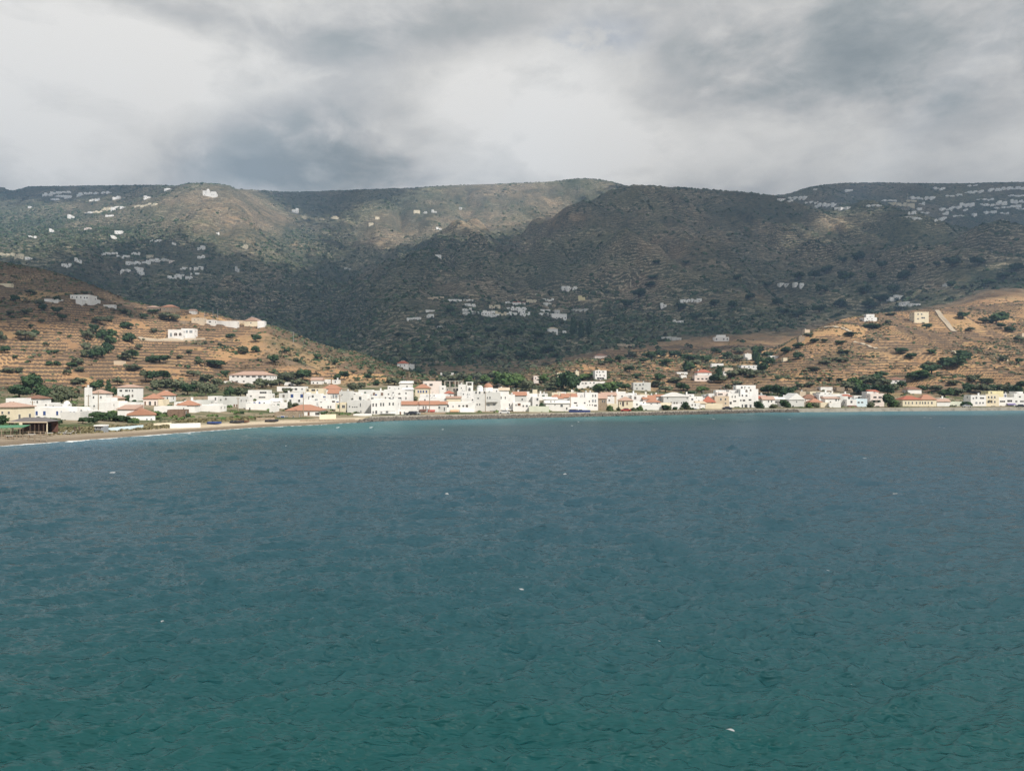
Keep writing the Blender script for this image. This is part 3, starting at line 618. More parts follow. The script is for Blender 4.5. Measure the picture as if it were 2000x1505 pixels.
def flat_body(w, d, h, base=-2.5, par=.45, th=.22):
    x0, x1 = -w / 2, w / 2
    V = [(x0, 0, base), (x1, 0, base), (x1, d, base), (x0, d, base), (x0, 0, h), (x1, 0, h), (x1, d, h), (x0, d, h),
         (x0 + th, th, h), (x1 - th, th, h), (x1 - th, d - th, h), (x0 + th, d - th, h), (x0 + th, th, h - par), (x1 - th, th, h - par), (x1 - th, d - th, h - par), (x0 + th, d - th, h - par)]
    Fc = [(0, 3, 2, 1), (0, 1, 5, 4), (1, 2, 6, 5), (2, 3, 7, 6), (3, 0, 4, 7), (4, 5, 9, 8), (5, 6, 10, 9), (6, 7, 11, 10), (7, 4, 8, 11), (8, 9, 13, 12), (9, 10, 14, 13), (10, 11, 15, 14), (11, 8, 12, 15), (12, 13, 14, 15)]
    return V, Fc
def roof_shape(kind, w, d, h, rise, ov=.35):
    x0, x1, y0, y1_ = -w / 2 - ov, w / 2 + ov, -ov, d + ov; e = h + .02; t = .16
    if kind == 'hip':
        r = max(min(w, d) / 2, .1); rl = max(w / 2 - r * .9, .15)
        rt = [(-rl, d / 2, e + t + rise), (rl, d / 2, e + t + rise)]
        top = [(x0, y0, e + t), (x1, y0, e + t), (x1, y1_, e + t), (x0, y1_, e + t)]; bot = [(x, y, e) for x, y, _ in top]
        return bot + top + rt, [(3, 2, 1, 0), (0, 1, 5, 4), (1, 2, 6, 5), (2, 3, 7, 6), (3, 0, 4, 7), (4, 5, 9, 8), (5, 6, 9), (6, 7, 8, 9), (7, 4, 8)]
    if kind == 'gable':     # ridge along the front
        V = [(x0, y0, e), (x1, y0, e), (x1, y1_, e), (x0, y1_, e), (x0, y0, e + t), (x1, y0, e + t), (x1, y1_, e + t), (x0, y1_, e + t), (x0, d / 2, e + t + rise), (x1, d / 2, e + t + rise)]
        return V, [(3, 2, 1, 0), (0, 1, 5, 4), (2, 3, 7, 6), (1, 2, 6, 9, 5), (3, 0, 4, 8, 7), (4, 5, 9, 8), (6, 7, 8, 9)]
    if kind == 'front':     # gable end towards the sea
        V = [(x0, y0, e), (x1, y0, e), (x1, y1_, e), (x0, y1_, e), (x0, y0, e + t), (x1, y0, e + t), (x1, y1_, e + t), (x0, y1_, e + t), (0, y0, e + t + rise), (0, y1_, e + t + rise)]
        return V, [(3, 2, 1, 0), (1, 2, 6, 5), (3, 0, 4, 7), (0, 1, 5, 8, 4), (2, 3, 7, 9, 6), (5, 6, 9, 8), (7, 4, 8, 9)]
    if kind == 'lean':      # single slope falling to the front
        V = [(x0, y0, e), (x1, y0, e), (x1, y1_, e), (x0, y1_, e), (x0, y0, e + t), (x1, y0, e + t), (x1, y1_, e + t + rise), (x0, y1_, e + t + rise)]
        return V, [(3, 2, 1, 0), (0, 1, 5, 4), (1, 2, 6, 5), (2, 3, 7, 6), (3, 0, 4, 7), (4, 5, 6, 7)]

ITEMS = []     # (object, px, py, look phrase, category, group) labelled at the end by what stands nearest
LM = []        # landmarks: (px, py, phrase)
def reg(o, px, py, look, cat, group): ITEMS.append((o, px, py, look, cat, group))
NUMW = ['', 'nearest', 'second', 'third', 'fourth', 'fifth', 'sixth', 'seventh', 'eighth', 'ninth', 'tenth', 'eleventh', 'twelfth', 'thirteenth', 'fourteenth', 'fifteenth', 'sixteenth', 'seventeenth', 'eighteenth', 'nineteenth', 'twentieth']
tens = {20: 'twenty', 30: 'thirty', 40: 'forty', 50: 'fifty', 60: 'sixty', 70: 'seventy', 80: 'eighty', 90: 'ninety'}
def nword(n):
    if n < len(NUMW): return NUMW[n]
    t, r = n // 10 * 10, n % 10
    if r == 0: return tens[t][:-1] + 'ieth'
    return tens[t] + '-' + ['', 'first', 'second', 'third', 'fourth', 'fifth', 'sixth', 'seventh', 'eighth', 'ninth'][r]

hr = random.Random(21)
_tank = MB().box(-.75, .75, -.4, .4, .5, .58, 0).box(-.7, -.62, -.35, .35, 0, .5, 0).box(.62, .7, -.35, .35, 0, .5, 0).cyl(0, 0, .58, 1.25, .36, n=8, m=1).me('water_tank', [m_metal, m_frame])
_aer = MB().cyl(0, 0, 0, 2.6, .035, n=5).box(-.5, .5, -.02, .02, 2.3, 2.36).box(-.35, .35, -.02, .02, 2.0, 2.05).box(-.02, .02, -.6, .6, 2.15, 2.2).me('aerial', [m_metal])
CN = {'white': 'white', 'grey': 'grey-white', 'cream': 'cream', 'pink': 'pale pink', 'beige': 'beige', 'stone': 'stone', 'yellow': 'pale yellow', 'blue': 'pale blue', 'green': 'pale green', 'brown': 'brown stone', 'concrete': 'unfinished concrete'}
def put(me, name, parent, x, y, z, sx_=1, sy_=1, sz_=1, rz=0):
    o = link(name, me, parent, (x, y, z)); o.scale = (sx_, sy_, sz_)
    if rz: o.rotation_euler = (0, 0, rz)
    return o
def H(x0, x1, yt, row=0, col='white', roof=None, rt=None, wins='auto', D=None, yaw=None, dep=None, lab=None, door=False, rc='orange', wc='dark', kind='house', awn=None, chim=0, z0=None, grp='houses of the seaside town', par=.45, yb=None, cat='house', base=None):
    """a building traced in photo columns x0..x1 with its wall top at photo row yt, standing ROW streets behind the shore"""
    xc = (x0 + x1) / 2
    if D is None: D = float(shore(xc)) + 9 + 16.5 * row
    w = (x1 - x0) * D / F; X = (xc - 1000) / F * D; zg = ground(xc, D + 1) if z0 is None else z0
    if yb is not None: zg = CAMZ + (HOR - yb) / F * D
    top = CAMZ + (HOR - yt) / F * D; h = top - zg
    if h < 2.2: h = 2.2
    if dep is None: dep = min(max(5.5, w * .8), 10)
    if yaw is None: yaw = hr.uniform(-4, 4)
    root = link(kind, None, None, (X, D, zg)); root.rotation_euler = (0, 0, R(yaw))
    b = MB()
    if roof is None:
        V_, F_ = flat_body(w, dep, h, par=par)
        b.add(V_, F_)
    else: b.box(-w / 2, w / 2, 0, dep, -2.5, h)
    link('wall', b.me('wall', [WM[col]]), root)
    if roof:
        rise = max(.6, (yt - rt) / F * (D + dep / 2)) if rt is not None else 1.4
        V_, F_ = roof_shape(roof, w, dep, h, rise)
        link('roof', mesh('roof', V_, F_, [RM[rc]]), root)
    if roof is None and h > 4 and hr.random() < .5:
        tx, ty = hr.uniform(-.3, .3) * w, dep * hr.uniform(.35, .7)
        put(_tank, 'water_tank', root, tx, ty, h - .45, 1, 1, 1, hr.uniform(0, 3))
    if h > 4 and hr.random() < .45: put(_aer, 'aerial', root, hr.uniform(-.4, .4) * w, dep * .6, h - .4 if roof is None else h + .6)
    for c_ in range(chim):
        cx = hr.uniform(-.4, .4) * w; ch = 1.0 if roof is None else 1.9
        put(MB().box(-.32, .32, -.32, .32, -.9, ch).box(-.4, .4, -.4, .4, ch, ch + .12).me('chimney', [WM['white']]), 'chimney', root, cx, dep * .5, h)
    vis_w = []
    if wins == 'auto':
        fl_ = max(1, int(round(h / 3.05))); n = max(1, int(w / 3.1)); wk = hr.choice(['plain', 'plain', 'shut']); wcl = hr.choice(['dark', 'dark', 'grey', 'brown', 'blue', 'green']) if wc == 'dark' else wc
        if wk == 'plain': wcl = 'glass' if hr.random() < .6 else wcl
        hgt = h / fl_
        for f_ in range(fl_):
            for i in range(n):
                if hr.random() < .17: continue
                ww = hr.choice([.9, 1.0, 1.15]); wh = min(1.45, hgt * .45)
                x = (i + .5) / n * w - w / 2 + hr.uniform(-.25, .25)
                vis_w.append((x, f_ * hgt + hgt * .36, ww, wh, wk, wcl))
        door = door or (h > 2.3 and hr.random() < .5)
    else:
        for t in (wins or ()):
            wx, wy, pw, ph = t[:4]; wk = t[4] if len(t) > 4 else 'plain'; wcl = t[5] if len(t) > 5 else ('glass' if wk == 'plain' else wc)
            vis_w.append(((wx - xc) * D / F, CAMZ + (HOR - wy) / F * D - zg - ph * D / F / 2, pw * D / F, ph * D / F, wk, wcl))
    for (x, z, ww, wh, wk, wcl) in vis_w:
        if abs(x) + ww / 2 > w / 2 + .1 or z + wh > h + .05: x = max(-w / 2 + ww / 2 + .05, min(w / 2 - ww / 2 - .05, x)); wh = min(wh, max(.5, h - z - .1))
        put(win_mesh(wk, wcl), 'window', root, x, 0, z, ww, 1, wh)
    if door:
        dx_ = hr.uniform(-.35, .35) * w; put(DOORM[hr.choice(['dark', 'blue', 'brown'])], 'door', root, dx_, -.05, 0, 1.0, 1, 2.05)
    # the side turned towards the middle of the bay
    if roof != 'x' and row is not None and row < 1.3 and h > 5.2 and w > 5 and hr.random() < .65:
        for f_ in range(1, int(h / 2.9)):
            bw = w * hr.uniform(.3, .8); bx_ = hr.uniform(-.5, .5) * (w - bw); bz = f_ * h / max(1, int(round(h / 3.05)))
            bl_ = link('balcony', MB().box(bx_ - bw / 2, bx_ + bw / 2, -1.1, -.02, bz, bz + .16).me('balcony', [WM[col]]), root)
            rb = MB().box(bx_ - bw / 2, bx_ + bw / 2, -1.1, -1.05, bz + .95, bz + 1.02)
            for q_ in range(int(bw / .35) + 1): rb.box(bx_ - bw / 2 + q_ * .35, bx_ - bw / 2 + q_ * .35 + .05, -1.09, -1.05, bz + .16, bz + .95)
            link('railing', rb.me('railing', [m_metal]), bl_)
    side = 1 if xc < 1000 else -1
    if w > 4 and wins is not None:
        ns = max(1, int(dep / 3.4)); fl_ = max(1, int(round(h / 3.1))); hgt = h / fl_
        for f_ in range(fl_):
            for i in range(ns):
                if hr.random() < .35: continue
                put(win_mesh('plain', 'glass'), 'window', root, side * w / 2, (i + .5) / ns * dep, f_ * hgt + hgt * .38, .85, 1, min(1.2, hgt * .4), R(90) if side > 0 else R(-90))
    if awn:
        for (ax0, ax1, ay, colr, out) in awn:
            a0, a1 = (ax0 - xc) * D / F, (ax1 - xc) * D / F; az = CAMZ + (HOR - ay) / F * D - zg
            bb = MB(); bb.add([(a0, -.03, az + .55), (a1, -.03, az + .55), (a1, -out, az), (a0, -out, az), (a0, -.03, az + .47), (a1, -.03, az + .47), (a1, -out, az - .25), (a0, -out, az - .25)],
                   [(0, 3, 2, 1), (4, 5, 6, 7), (3, 7, 6, 2), (0, 4, 7, 3), (1, 2, 6, 5), (0, 1, 5, 4)])
            aw = link('awning', bb.me('awning', [m_awn[colr]]), root)
            bp_ = MB()
            for k in range(max(2, int((a1 - a0) / 3))):
                xx = a0 + (a1 - a0) * (k + .03) / max(1, int((a1 - a0) / 3) - 1 + .06); bp_.cyl(min(xx, a1 - .1), -out + .12, 0, az - .1, .05, n=6)
            link('post', bp_.me('post', [m_metal]), aw)
    fl_ = max(1, int(round(h / 3.0))); st = ['', 'one-storey', 'two-storey', 'three-storey', 'four-storey'][min(4, fl_)] if row is None or row <= 1 else ('wide' if w > 11 else 'narrow' if w < 5 else 'mid-width')
    rd = 'flat-roofed' if roof is None else {'orange': 'orange', 'red': 'red', 'faded': 'faded pink', 'brown': 'brown', 'grey': 'grey', 'white': 'white', 'beige': 'beige'}[rc] + '-roofed'
    if lab:
        tag(root, lab, cat, grp)
    else: reg(root, xc, (yt + (yb if yb else yt + 14)) / 2, '%s %s %s house' % (CN[col], rd, st), cat, grp)
    
    return root

# ------------------------------------------------------------------ the town, photo column by column
LM += [(952, 752, 'the orange-domed church'), (750, 795, 'the white balconied house at the water'), (590, 798, 'the red-roofed beach house'), (292, 815, 'the orange-roofed gabled beach house'),
       (105, 806, 'the house with blue shutters'), (1460, 775, 'the tall stepped white house'), (1130, 803, 'the long dark blue awning'), (1795, 785, 'the long yellow arcaded house'),
       (1942, 780, 'the cream three-storey house'), (1712, 780, 'the pink balconied shore house'), (1557, 780, 'the grey-white gabled hall'), (1176, 785, 'the stone-fronted gabled house'), (295, 785, 'the pink pedimented house'),
       (1310, 780, 'the long grey whitewashed hall'), (445, 792, 'the big grey-white apartment house'), (693, 797, 'the blank shade-grey seafront block'), (1156, 785, 'the narrow four-storey white house')]
B = 'blue'
# left end
H(-24, 28, 795, 1.6, 'cream', 'hip', 786, [(5, 805, 4, 5), (18, 805, 4, 5)], lab='low cream house with faded pink roof at the left end of the beach', rc='faded', dep=8)
H(11, 38, 777, 3.8, 'white', None, None, [(20, 785, 3, 4), (27, 785, 3, 4)])
H(48, 80, 778, 4.2, 'white', 'hip', 772, [(56, 786, 3, 4), (73, 784, 3, 5)], rc='brown')
H(80, 96, 786, 3.6, 'white', None, None, [(90, 790, 3, 3)])
H(96, 120, 788, 3.4, 'grey', None, None, [(104, 793, 3, 3)])
H(60, 150, 795, 2.8, 'white', None, None, [(64, 806, 4, 8, 'shut', 'blue'), (72, 806, 4, 8, 'shut', 'blue'), (87, 806, 5, 8, 'shut', 'blue'), (112, 806, 4, 8, 'shut', 'blue'), (120, 806, 2.5, 8, 'shut', 'blue'), (138, 806, 4, 7, 'shut', 'blue'), (145, 806, 4, 7, 'shut', 'blue')],
  lab='long white flat-roofed house with bright blue shutters near the beach', dep=9, yaw=0)
H(119, 156, 817, 2.3, 'grey', None, None, [(127, 824, 5, 5, 'plain'), (149, 824, 4, 4, 'open')], lab='small grey-white garden house below the house with blue shutters', dep=5)
r_ = H(122, 131, 789, 3.2, 'white', None, None, None, lab='white domed tower standing on the roof line behind the blue shutters', dep=2.2, kind='roof_tower', cat='tower')
link('dome', MB().dome(0, 1.1, 0, .95).me('dome', [WM['white']], True), r_, (0, 0, (CAMZ + (HOR - 788.5) / F * (shore(126.5) + 9 + 16.5 * 3.2)) - r_.location.z))
H(150, 195, 811, 2.5, 'white', None, None, None, dep=4, lab='low curved white wall-like annex right of the blue-shuttered house', par=.2)
H(173, 206, 768, 5.2, 'white', 'hip', 761, [(183, 775, 3, 5), (197, 775, 3, 5)], rc='faded', chim=0)
H(165, 173, 756, 5.0, 'white', None, None, None, dep=2.5, kind='chimney_tower', cat='tower', lab='slim white chimney tower beside a faded pink roof')
H(176, 205, 785, 3.9, 'white', None, None, [(184, 792, 3, 4)])
H(204, 215, 776, 4.2, 'white', None, None, None)
H(214, 232, 783, 4.1, 'white', None, None, [(222, 790, 3, 5)])
H(213, 231, 778, 5.2, 'beige', 'hip', 773, [], rc='faded')
H(232, 266, 785, 3.9, 'white', None, None, [(243, 794, 3.5, 6), (257, 793, 3, 5)])
H(229, 266, 756, 6.6, 'white', 'hip', 751, [(236, 762, 5, 4, 'open'), (247, 762, 5, 4, 'open'), (253, 762, 3, 4), (259, 762, 3, 4), (252, 772, 3, 5, 'arch', 'dark'), (259, 772, 3, 5, 'arch', 'dark'), (240, 772, 3, 5, 'arch', 'dark')], rc='faded', yb=777, lab='white two-storey house with arched lower windows above the beach gardens')
# gabled beach house: its gable end looks to the sea
H(252, 301, 810, 1.75, 'white', 'front', 799.5, [(286, 822, 3, 12, 'shut', 'grey'), (294, 822, 3, 12, 'shut', 'grey')], yaw=24, lab='white beach house with orange gabled roof and two tall grey doors', rc='orange', dep=13, yb=830.5)
H(230, 262, 813, 2.5, 'white', 'lean', 806, [(240, 820, 3, 4)], lab='low white side wing left of the orange-roofed gabled beach house', rc='faded')
H(280, 310, 780, 5.2, 'pink', 'hip', 771, [(284, 787, 3, 8, 'shut', 'brown'), (293, 787, 5, 9, 'plain', 'glass'), (303, 787, 3, 8, 'shut', 'dark')], lab='pink pedimented two-storey house with orange hipped roof', rc='orange')
H(309, 319, 785, 5.0, 'cream', None, None, [(313, 795, 3, 5, 'arch', 'dark')])
H(304, 333, 772, 6.2, 'white', 'hip', 762.5, [(318, 777, 3, 5), (327, 777, 3, 5)], rc='orange', chim=1)
H(300, 352, 801, 3.0, 'white', None, None, [(320, 806, 3, 3)], dep=5)
H(346, 380, 804, 3.1, 'white', 'hip', 795, [(357, 809, 3, 4), (373, 811, 4, 7, 'arch', 'dark')], rc='orange')
H(327, 358, 816, 2.1, 'brown', None, None, [(340, 820, 3, 3)], dep=5, lab='low brown stone shed behind the white beach wall')
H(378, 408, 781, 4.6, 'grey', None, None, [(384, 790, 3, 5, 'shut', 'grey'), (396, 793, 4, 6, 'plain')])
H(406, 425, 773, 4.9, 'white', None, None, [(415, 792, 3, 4), (421, 778, 3, 6), (422, 790, 3, 9, 'shut', 'grey')])
H(379, 428, 803, 3.1, 'white', None, None, [(388, 811, 4, 9, 'arch', 'grey'), (396, 811, 4, 9, 'arch', 'grey'), (421, 810, 2.5, 3), (410, 803.8, 0.5, 0.5)], dep=7)
H(408, 426, 797, 3.45, 'white', None, None, [(412, 800.5, 3, 3.5, 'open'), (419, 800.5, 3, 3.5, 'open')], dep=4)
H(425, 466, 774, 4.3, 'grey', None, None, [(431, 780, 3, 3.5), (441, 778, 3, 4, 'arch', 'dark'), (435, 792, 4, 4.5), (446, 792, 4, 4.5), (458, 791, 3, 5, 'shut', 'brown'), (463, 791, 2.5, 5, 'shut', 'brown'), (430, 805, 2.5, 3), (438, 804, 3, 3.5), (447, 803, 3, 3.5), (460, 804, 4, 5, 'open')],
  lab='big grey-white three-storey apartment house over the beach', dep=10)
H(464, 481, 792, 3.6, 'grey', None, None, [(477, 797, 2.5, 3.5), (476, 809, 3, 3)], dep=6)  # shaded left side of the white house beside it, drawn as grey walls
H(480, 526, 794, 3.1, 'white', None, None, [(488, 797, 3, 4), (488, 812, 3, 5), (498, 812, 3, 5), (512, 803, 3, 4)], dep=8)
H(482, 502, 784, 3.7, 'white', None, None, [(487, 788, 3, 4), (497, 786, 4, 4, 'shut', 'blue')])
H(500, 526, 781.5, 3.4, 'white', None, None, [(507, 787, 4, 6, 'shut', 'blue'), (516, 787, 3, 5), (503, 796, 5, 4, 'open')])
H(464, 486, 777, 5.2, 'white', None, None, [(475, 783, 3, 3)])
H(481, 525, 768, 5.8, 'white', None, None, [(490, 773, 4, 3), (512, 775, 13, 2.5, 'open')])
H(484, 524, 761, 6.6, 'white', None, None, [(514, 766, 13, 4, 'open')], dep=5)
H(524, 542, 786, 3.6, 'white', 'lean', 781, [(524, 797, 3, 5), (529, 797, 2, 4)], rc='white')
H(526, 536, 800, 2.4, 'white', None, None, [(524, 806, 2, 4)], dep=5)
# villa on the slope
vr = H(447, 526, 732, None, 'white', 'hip', 724.5, [(455, 734.5, 4, 3, 'open'), (464, 734.5, 4, 3, 'open'), (473, 734.5, 4, 3, 'open'), (484, 734.5, 7, 3, 'open'), (496, 734.5, 7, 3, 'open'), (508, 734.5, 7, 3, 'open'), (518, 734.5, 5, 3, 'open'), (462, 744, 5, 2.5, 'open'), (476, 744, 4, 3), (505, 745, 4, 4)],
  D=425, yb=751, rc='faded', lab='big white villa with long faded pink roof on the slope above town', chim=2, dep=12)
LM.append((487, 738, 'the big pink-roofed villa'))
H(434, 447, 744, None, 'white', None, None, [], D=418, yb=752)
H(541, 596, 754, None, 'white', None, None, [(578, 759, 5, 4, 'open'), (590, 759, 3, 3), (560, 759, 18, 5, 'open')], D=395, yb=766, dep=6)
H(555, 572, 747, None, 'white', None, None, [(565, 750, 3, 2)], D=425, yb=754)
H(607, 628, 742, None, 'white', 'gable', 737, [(612, 747, 3, 3), (620, 747, 3, 3)], D=440, yb=755, rc='faded')
H(628, 641, 740, None, 'white', None, None, [(633, 745, 2, 3)], D=446, yb=749)
H(648, 660, 741, None, 'white', None, None, [(655, 745, 2.5, 4)], D=444, yb=750, chim=1)
H(597, 632, 758, None, 'cream', None, None, [(601, 761, 4, 4, 'open'), (612, 761, 7, 4, 'open'), (620, 761, 3, 3)], D=372, yb=772)
H(630, 664, 759, None, 'white', 'hip', 751, [(634, 774, 3, 3), (645, 764, 3, 4)], D=384, yb=776, rc='orange', chim=1)
H(640, 660, 768, None, 'white', 'gable', 760, [(650, 773, 6, 7, 'shut', 'grey'), (657, 773, 4, 6, 'shut', 'grey')], D=352, rc='orange')
for (a, b_, t, rw_, c_) in [(526, 548, 779, 4.6, 'white'), (545, 563, 767, 5.7, 'grey'), (562, 600, 765.5, 5.5, 'white'), (598, 626, 768, 5.2, 'white'), (560, 592, 777, 4.4, 'white'), (590, 608, 780, 3.9, 'white'),
                           (606, 632, 776, 4.5, 'white'), (624, 645, 770, 5.0, 'white'), (530, 560, 786, 3.3, 'white'), (566, 588, 787, 3.2, 'grey'), (592, 616, 783, 3.2, 'white'), (616, 640, 784, 3.6, 'white'),
                           (682, 702, 765, 5.2, 'white'), (700, 726, 760.5, 5.5, 'white'), (724, 752, 762, 5.1, 'white'), (690, 716, 770, 4.1, 'white'), (716, 740, 772, 3.8, 'white'), (640, 664, 779, 3.4, 'white')]:
    H(a, b_, t, rw_, c_, chim=hr.choice([0, 0, 1]))
H(662, 683, 763, 4.5, 'grey', None, None, [(668, 770, 2, 3)], yaw=-8)  # shaded side of a house, its shade given as wall colour
H(558, 624, 801.5, 1.35, 'white', 'hip', 791, [(592, 808, 4, 8, 'shut', 'dark'), (603, 807, 4, 7, 'shut', 'brown'), (620, 807, 8, 5, 'open')], lab='beach house with broad orange-red hipped roof', rc='orange', yb=816, yaw=0, dep=9)
H(536, 582, 804, 1.0, 'stone', None, None, [(573, 813, 3, 4), (552, 817, 7, 11, 'shut', 'blue'), (544, 817, 6, 9, 'open'), (560, 817, 5, 9, 'open')], lab='rough brown stone beach building with white-framed terrace', yb=823, dep=8, yaw=2)
H(624, 658, 790, 2.9, 'white', None, None, [(628, 795, 3, 4), (641, 794, 2.5, 5), (646, 794, 2.5, 5)], awn=[(634, 656, 801, 'brown', 2.2)])
H(655, 687, 786, 1.9, 'cream', None, None, [(661, 793, 4, 7, 'shut', 'green'), (671, 793, 6, 6, 'plain'), (672, 806, 5, 4), (677, 803, 2.5, 6)], dep=8)
H(678, 726, 781, 1.45, 'grey', None, None, [(683, 793, 2, 3.5), (689, 794, 2.5, 2.5), (693, 794, 2.5, 2.5), (697, 794, 2.5, 2.5), (704, 790, 2, 8), (705, 803, 2, 5)], lab='tall blank shade-grey block facing the sea with one row of tiny windows', yb=817, dep=10, yaw=0)  # left side of a house in shade, the shade painted grey
H(690, 726, 808, .55, 'white', None, None, [], dep=5, lab='low white annex on the beach below the blank shade-grey block', yb=821)
H(725, 776, 779, .35, 'white', None, None, [(729, 790, 3, 7, 'plain'), (735, 790, 3, 7, 'plain'), (744, 789, 3, 7, 'plain'), (749, 789, 3, 7, 'plain'), (761, 788, 3, 6), (768, 788, 3, 6), (729, 806, 2.5, 9), (735, 804, 4, 7), (745, 806, 4, 6), (756, 805, 5, 8, 'plain')],
  lab='white house with tall balcony doors standing right at the water', yb=821, dep=10, yaw=0)
H(775, 813, 790, 1.1, 'white', 'gable', 783.5, [(782, 786, 0.5, 0.5)], rc='orange')
H(752, 799, 801, .25, 'white', None, None, [(755, 807, 4, 7, 'plain'), (766, 806, 5, 9, 'plain'), (773, 806, 5, 9, 'plain'), (782, 807, 3, 8, 'shut', 'brown'), (790, 806, 3, 6)], yb=815.5, dep=5)
H(750, 790, 760, 3.0, 'white', None, None, [(759, 769, 3, 3), (768, 766, 3, 2.5), (780, 768, 4, 3, 'arch', 'dark')])
H(757, 787, 753, 3.9, 'white', None, None, [(761, 757, 3, 2), (773, 758, 2, 3), (779, 758, 2, 3)])
H(786, 803, 760.5, 2.9, 'white', 'gable', 757, [(793, 767, 3, 4), (793, 777, 3, 5)], rc='white')
H(748, 800, 772, 1.9, 'white', None, None, [(753, 776, 3, 3), (761, 777, 4, 3), (768, 776, 2.5, 4), (781, 778, 7, 6, 'plain'), (793, 777, 2.5, 5)])
H(780, 803, 748, 5.2, 'white', 'lean', 744, [(795, 754, 3, 3)], rc='white')
H(811, 838, 757.5, 4.0, 'cream', 'hip', 750, [(817, 764, 2.5, 5, 'shut', 'blue'), (822, 764, 2.5, 5, 'shut', 'blue'), (827, 764, 2.5, 5, 'shut', 'blue'), (833, 764, 2.5, 5, 'shut', 'blue')], rc='orange')
H(826, 861, 743.5, 5.6, 'pink', None, None, [(831, 750.5, 5, 4, 'open'), (842, 750.5, 6, 4, 'open')], lab='pinkish-white house with two wide dark windows at the back of town', yb=763)
# unfinished concrete frame
r_ = H(868, 903, 755, 5.7, 'concrete', None, None, [(887, 760, 3, 5, 'open'), (893, 760, 3, 5, 'open'), (874, 760, 3, 4)], lab='unfinished concrete house with bare columns on its upper floor', yb=769, kind='unfinished_house', dep=9, yaw=0)
bb = MB(); Wd = 35 * r_.location.y / F; Hh = r_.location.y * (HOR - 755) / F + CAMZ - r_.location.z
for cx in (-.48, -.2, .1, .3, .48):
    for cy_ in (.4, 8.4): bb.box(cx * Wd - .2, cx * Wd + .2, cy_ - .2, cy_ + .2, Hh, Hh + 2.7)
bb.box(-.5 * Wd, .5 * Wd, .1, 8.9, Hh + 2.7, Hh + 2.95); link('column_frame', bb.me('column_frame', [WM['concrete']]), r_)
H(858, 870, 752, 5.5, 'white', None, None, [(865, 758, 3, 3)])
H(895, 909, 750, 5.2, 'white', None, None, [(901, 757, 2, 3)])
H(820, 872, 769, 2.9, 'white', None, None, [(834, 772, 2, 3, 'arch', 'grey'), (840, 772, 2, 3, 'arch', 'grey'), (848, 772, 2, 3)])
H(868, 886, 768, 3.6, 'white', 'hip', 763, [(874, 772, 2.5, 3), (880, 772, 2.5, 3)], rc='red')
H(818, 872, 777, 2.1, 'white', None, None, [(830, 780, 3, 3)], dep=6)
H(819, 856, 790, 1.2, 'white', 'gable', 783, [(827, 795, 2.5, 6), (832, 795, 2.5, 6), (836, 800, 2, 6)], rc='orange', awn=[(820, 834, 801, 'brown', 2.5), (837, 850, 802, 'red', 2.2)])
H(854, 873, 789, 1.1, 'grey', 'gable', 784, [(858, 795, 4, 5), (868, 798, 2.5, 8), (859, 806, 4, 5)], rc='orange')
H(812, 822, 785, 1.6, 'brown', None, None, [])
H(872, 928, 785, 1.0, 'white', None, None, [(875, 792, 4, 5), (885, 793, 2.5, 3.5, 'shut', 'grey'), (897, 792, 4, 4, 'plain'), (905, 792, 4, 4, 'plain'), (912, 792, 4.5, 4.5, 'shut', 'dark'), (886, 807, 9, 4.5, 'open'), (897, 807, 9, 4.5, 'open'), (914, 807, 14, 5, 'open')],
  awn=[(880, 897, 802, 'beige', 2.6), (899, 926, 803, 'white', 2.2)], lab='white seafront tavern under a long beige awning with dark openings')
LM.append((905, 797, 'the tavern with the beige awning'))
H(872, 900, 777, 1.9, 'cream', 'lean', 774, [], rc='faded')
H(888, 940, 776, 2.1, 'white', None, None, [(900, 781, 3, 3), (923, 780, 3, 3)])
H(893, 926, 763, 3.4, 'white', None, None, [(905, 769, 2.5, 3), (916, 769, 2.5, 3)])
H(926, 949, 769, 1.3, 'grey', None, None, [(934, 777, 3, 3), (932, 789, 2.5, 4), (937, 789, 2.5, 4), (930, 807, 8, 5, 'open'), (942, 807, 8, 5, 'open')])
H(948, 977, 766, 1.2, 'grey', None, None, [(952, 776, 2, 4), (957, 776, 2.5, 5), (954, 790, 5, 4, 'shut', 'grey'), (965, 789, 5, 4, 'shut', 'grey'), (961, 803, 8, 4, 'open'), (972, 803, 6, 4, 'open')])  # grey stands in for the shaded left side of a white house
H(975, 994, 762, 1.25, 'white', 'gable', 757, [(979, 776, 2, 5), (987, 776, 2, 5), (980, 802, 9, 4.5, 'open')], rc='beige')
H(962, 985, 758, 2.2, 'white', None, None, [(970, 763, 2, 3)])
H(990, 1005, 770, 1.2, 'white', None, None, [(993, 780, 3, 5), (995, 790, 3, 6), (996, 804, 8, 4, 'open')], awn=[(988, 1004, 799, 'white', 2.0)])
# church with the orange dome: nave, apse, drum, dome, bell tower
def zt(py, D): return CAMZ + (HOR - py) / F * D
D = 392.0; xc = 944; X = (xc - 1000) / F * D; zg = ground(xc, D)
ch = link('church', None, None, (X, D, zg)); u = D / F
link('nave', MB().box(-24 * u, 21 * u, 0, 10, -2, zt(763, D) - zg).me('nave', [WM['white']]), ch)
link('drum', MB().cyl(9 * u, 5, zt(765, D) - zg, zt(756, D) - zg, 9.5 * u, n=12).me('drum', [WM['white']]), ch)
dm = link('dome', MB().dome(9 * u, 5, zt(756, D) - zg, 9.2 * u, 8.5 * u, n=16, k=6).me('dome', [RM['orange']], True), ch)
link('cross', MB().box(9 * u - .06, 9 * u + .06, 4.94, 5.06, zt(748, D) - zg, zt(745, D) - zg).box(9 * u - .3, 9 * u + .3, 4.95, 5.05, zt(746.3, D) - zg, zt(745.9, D) - zg).me('cross', [m_metal]), dm)
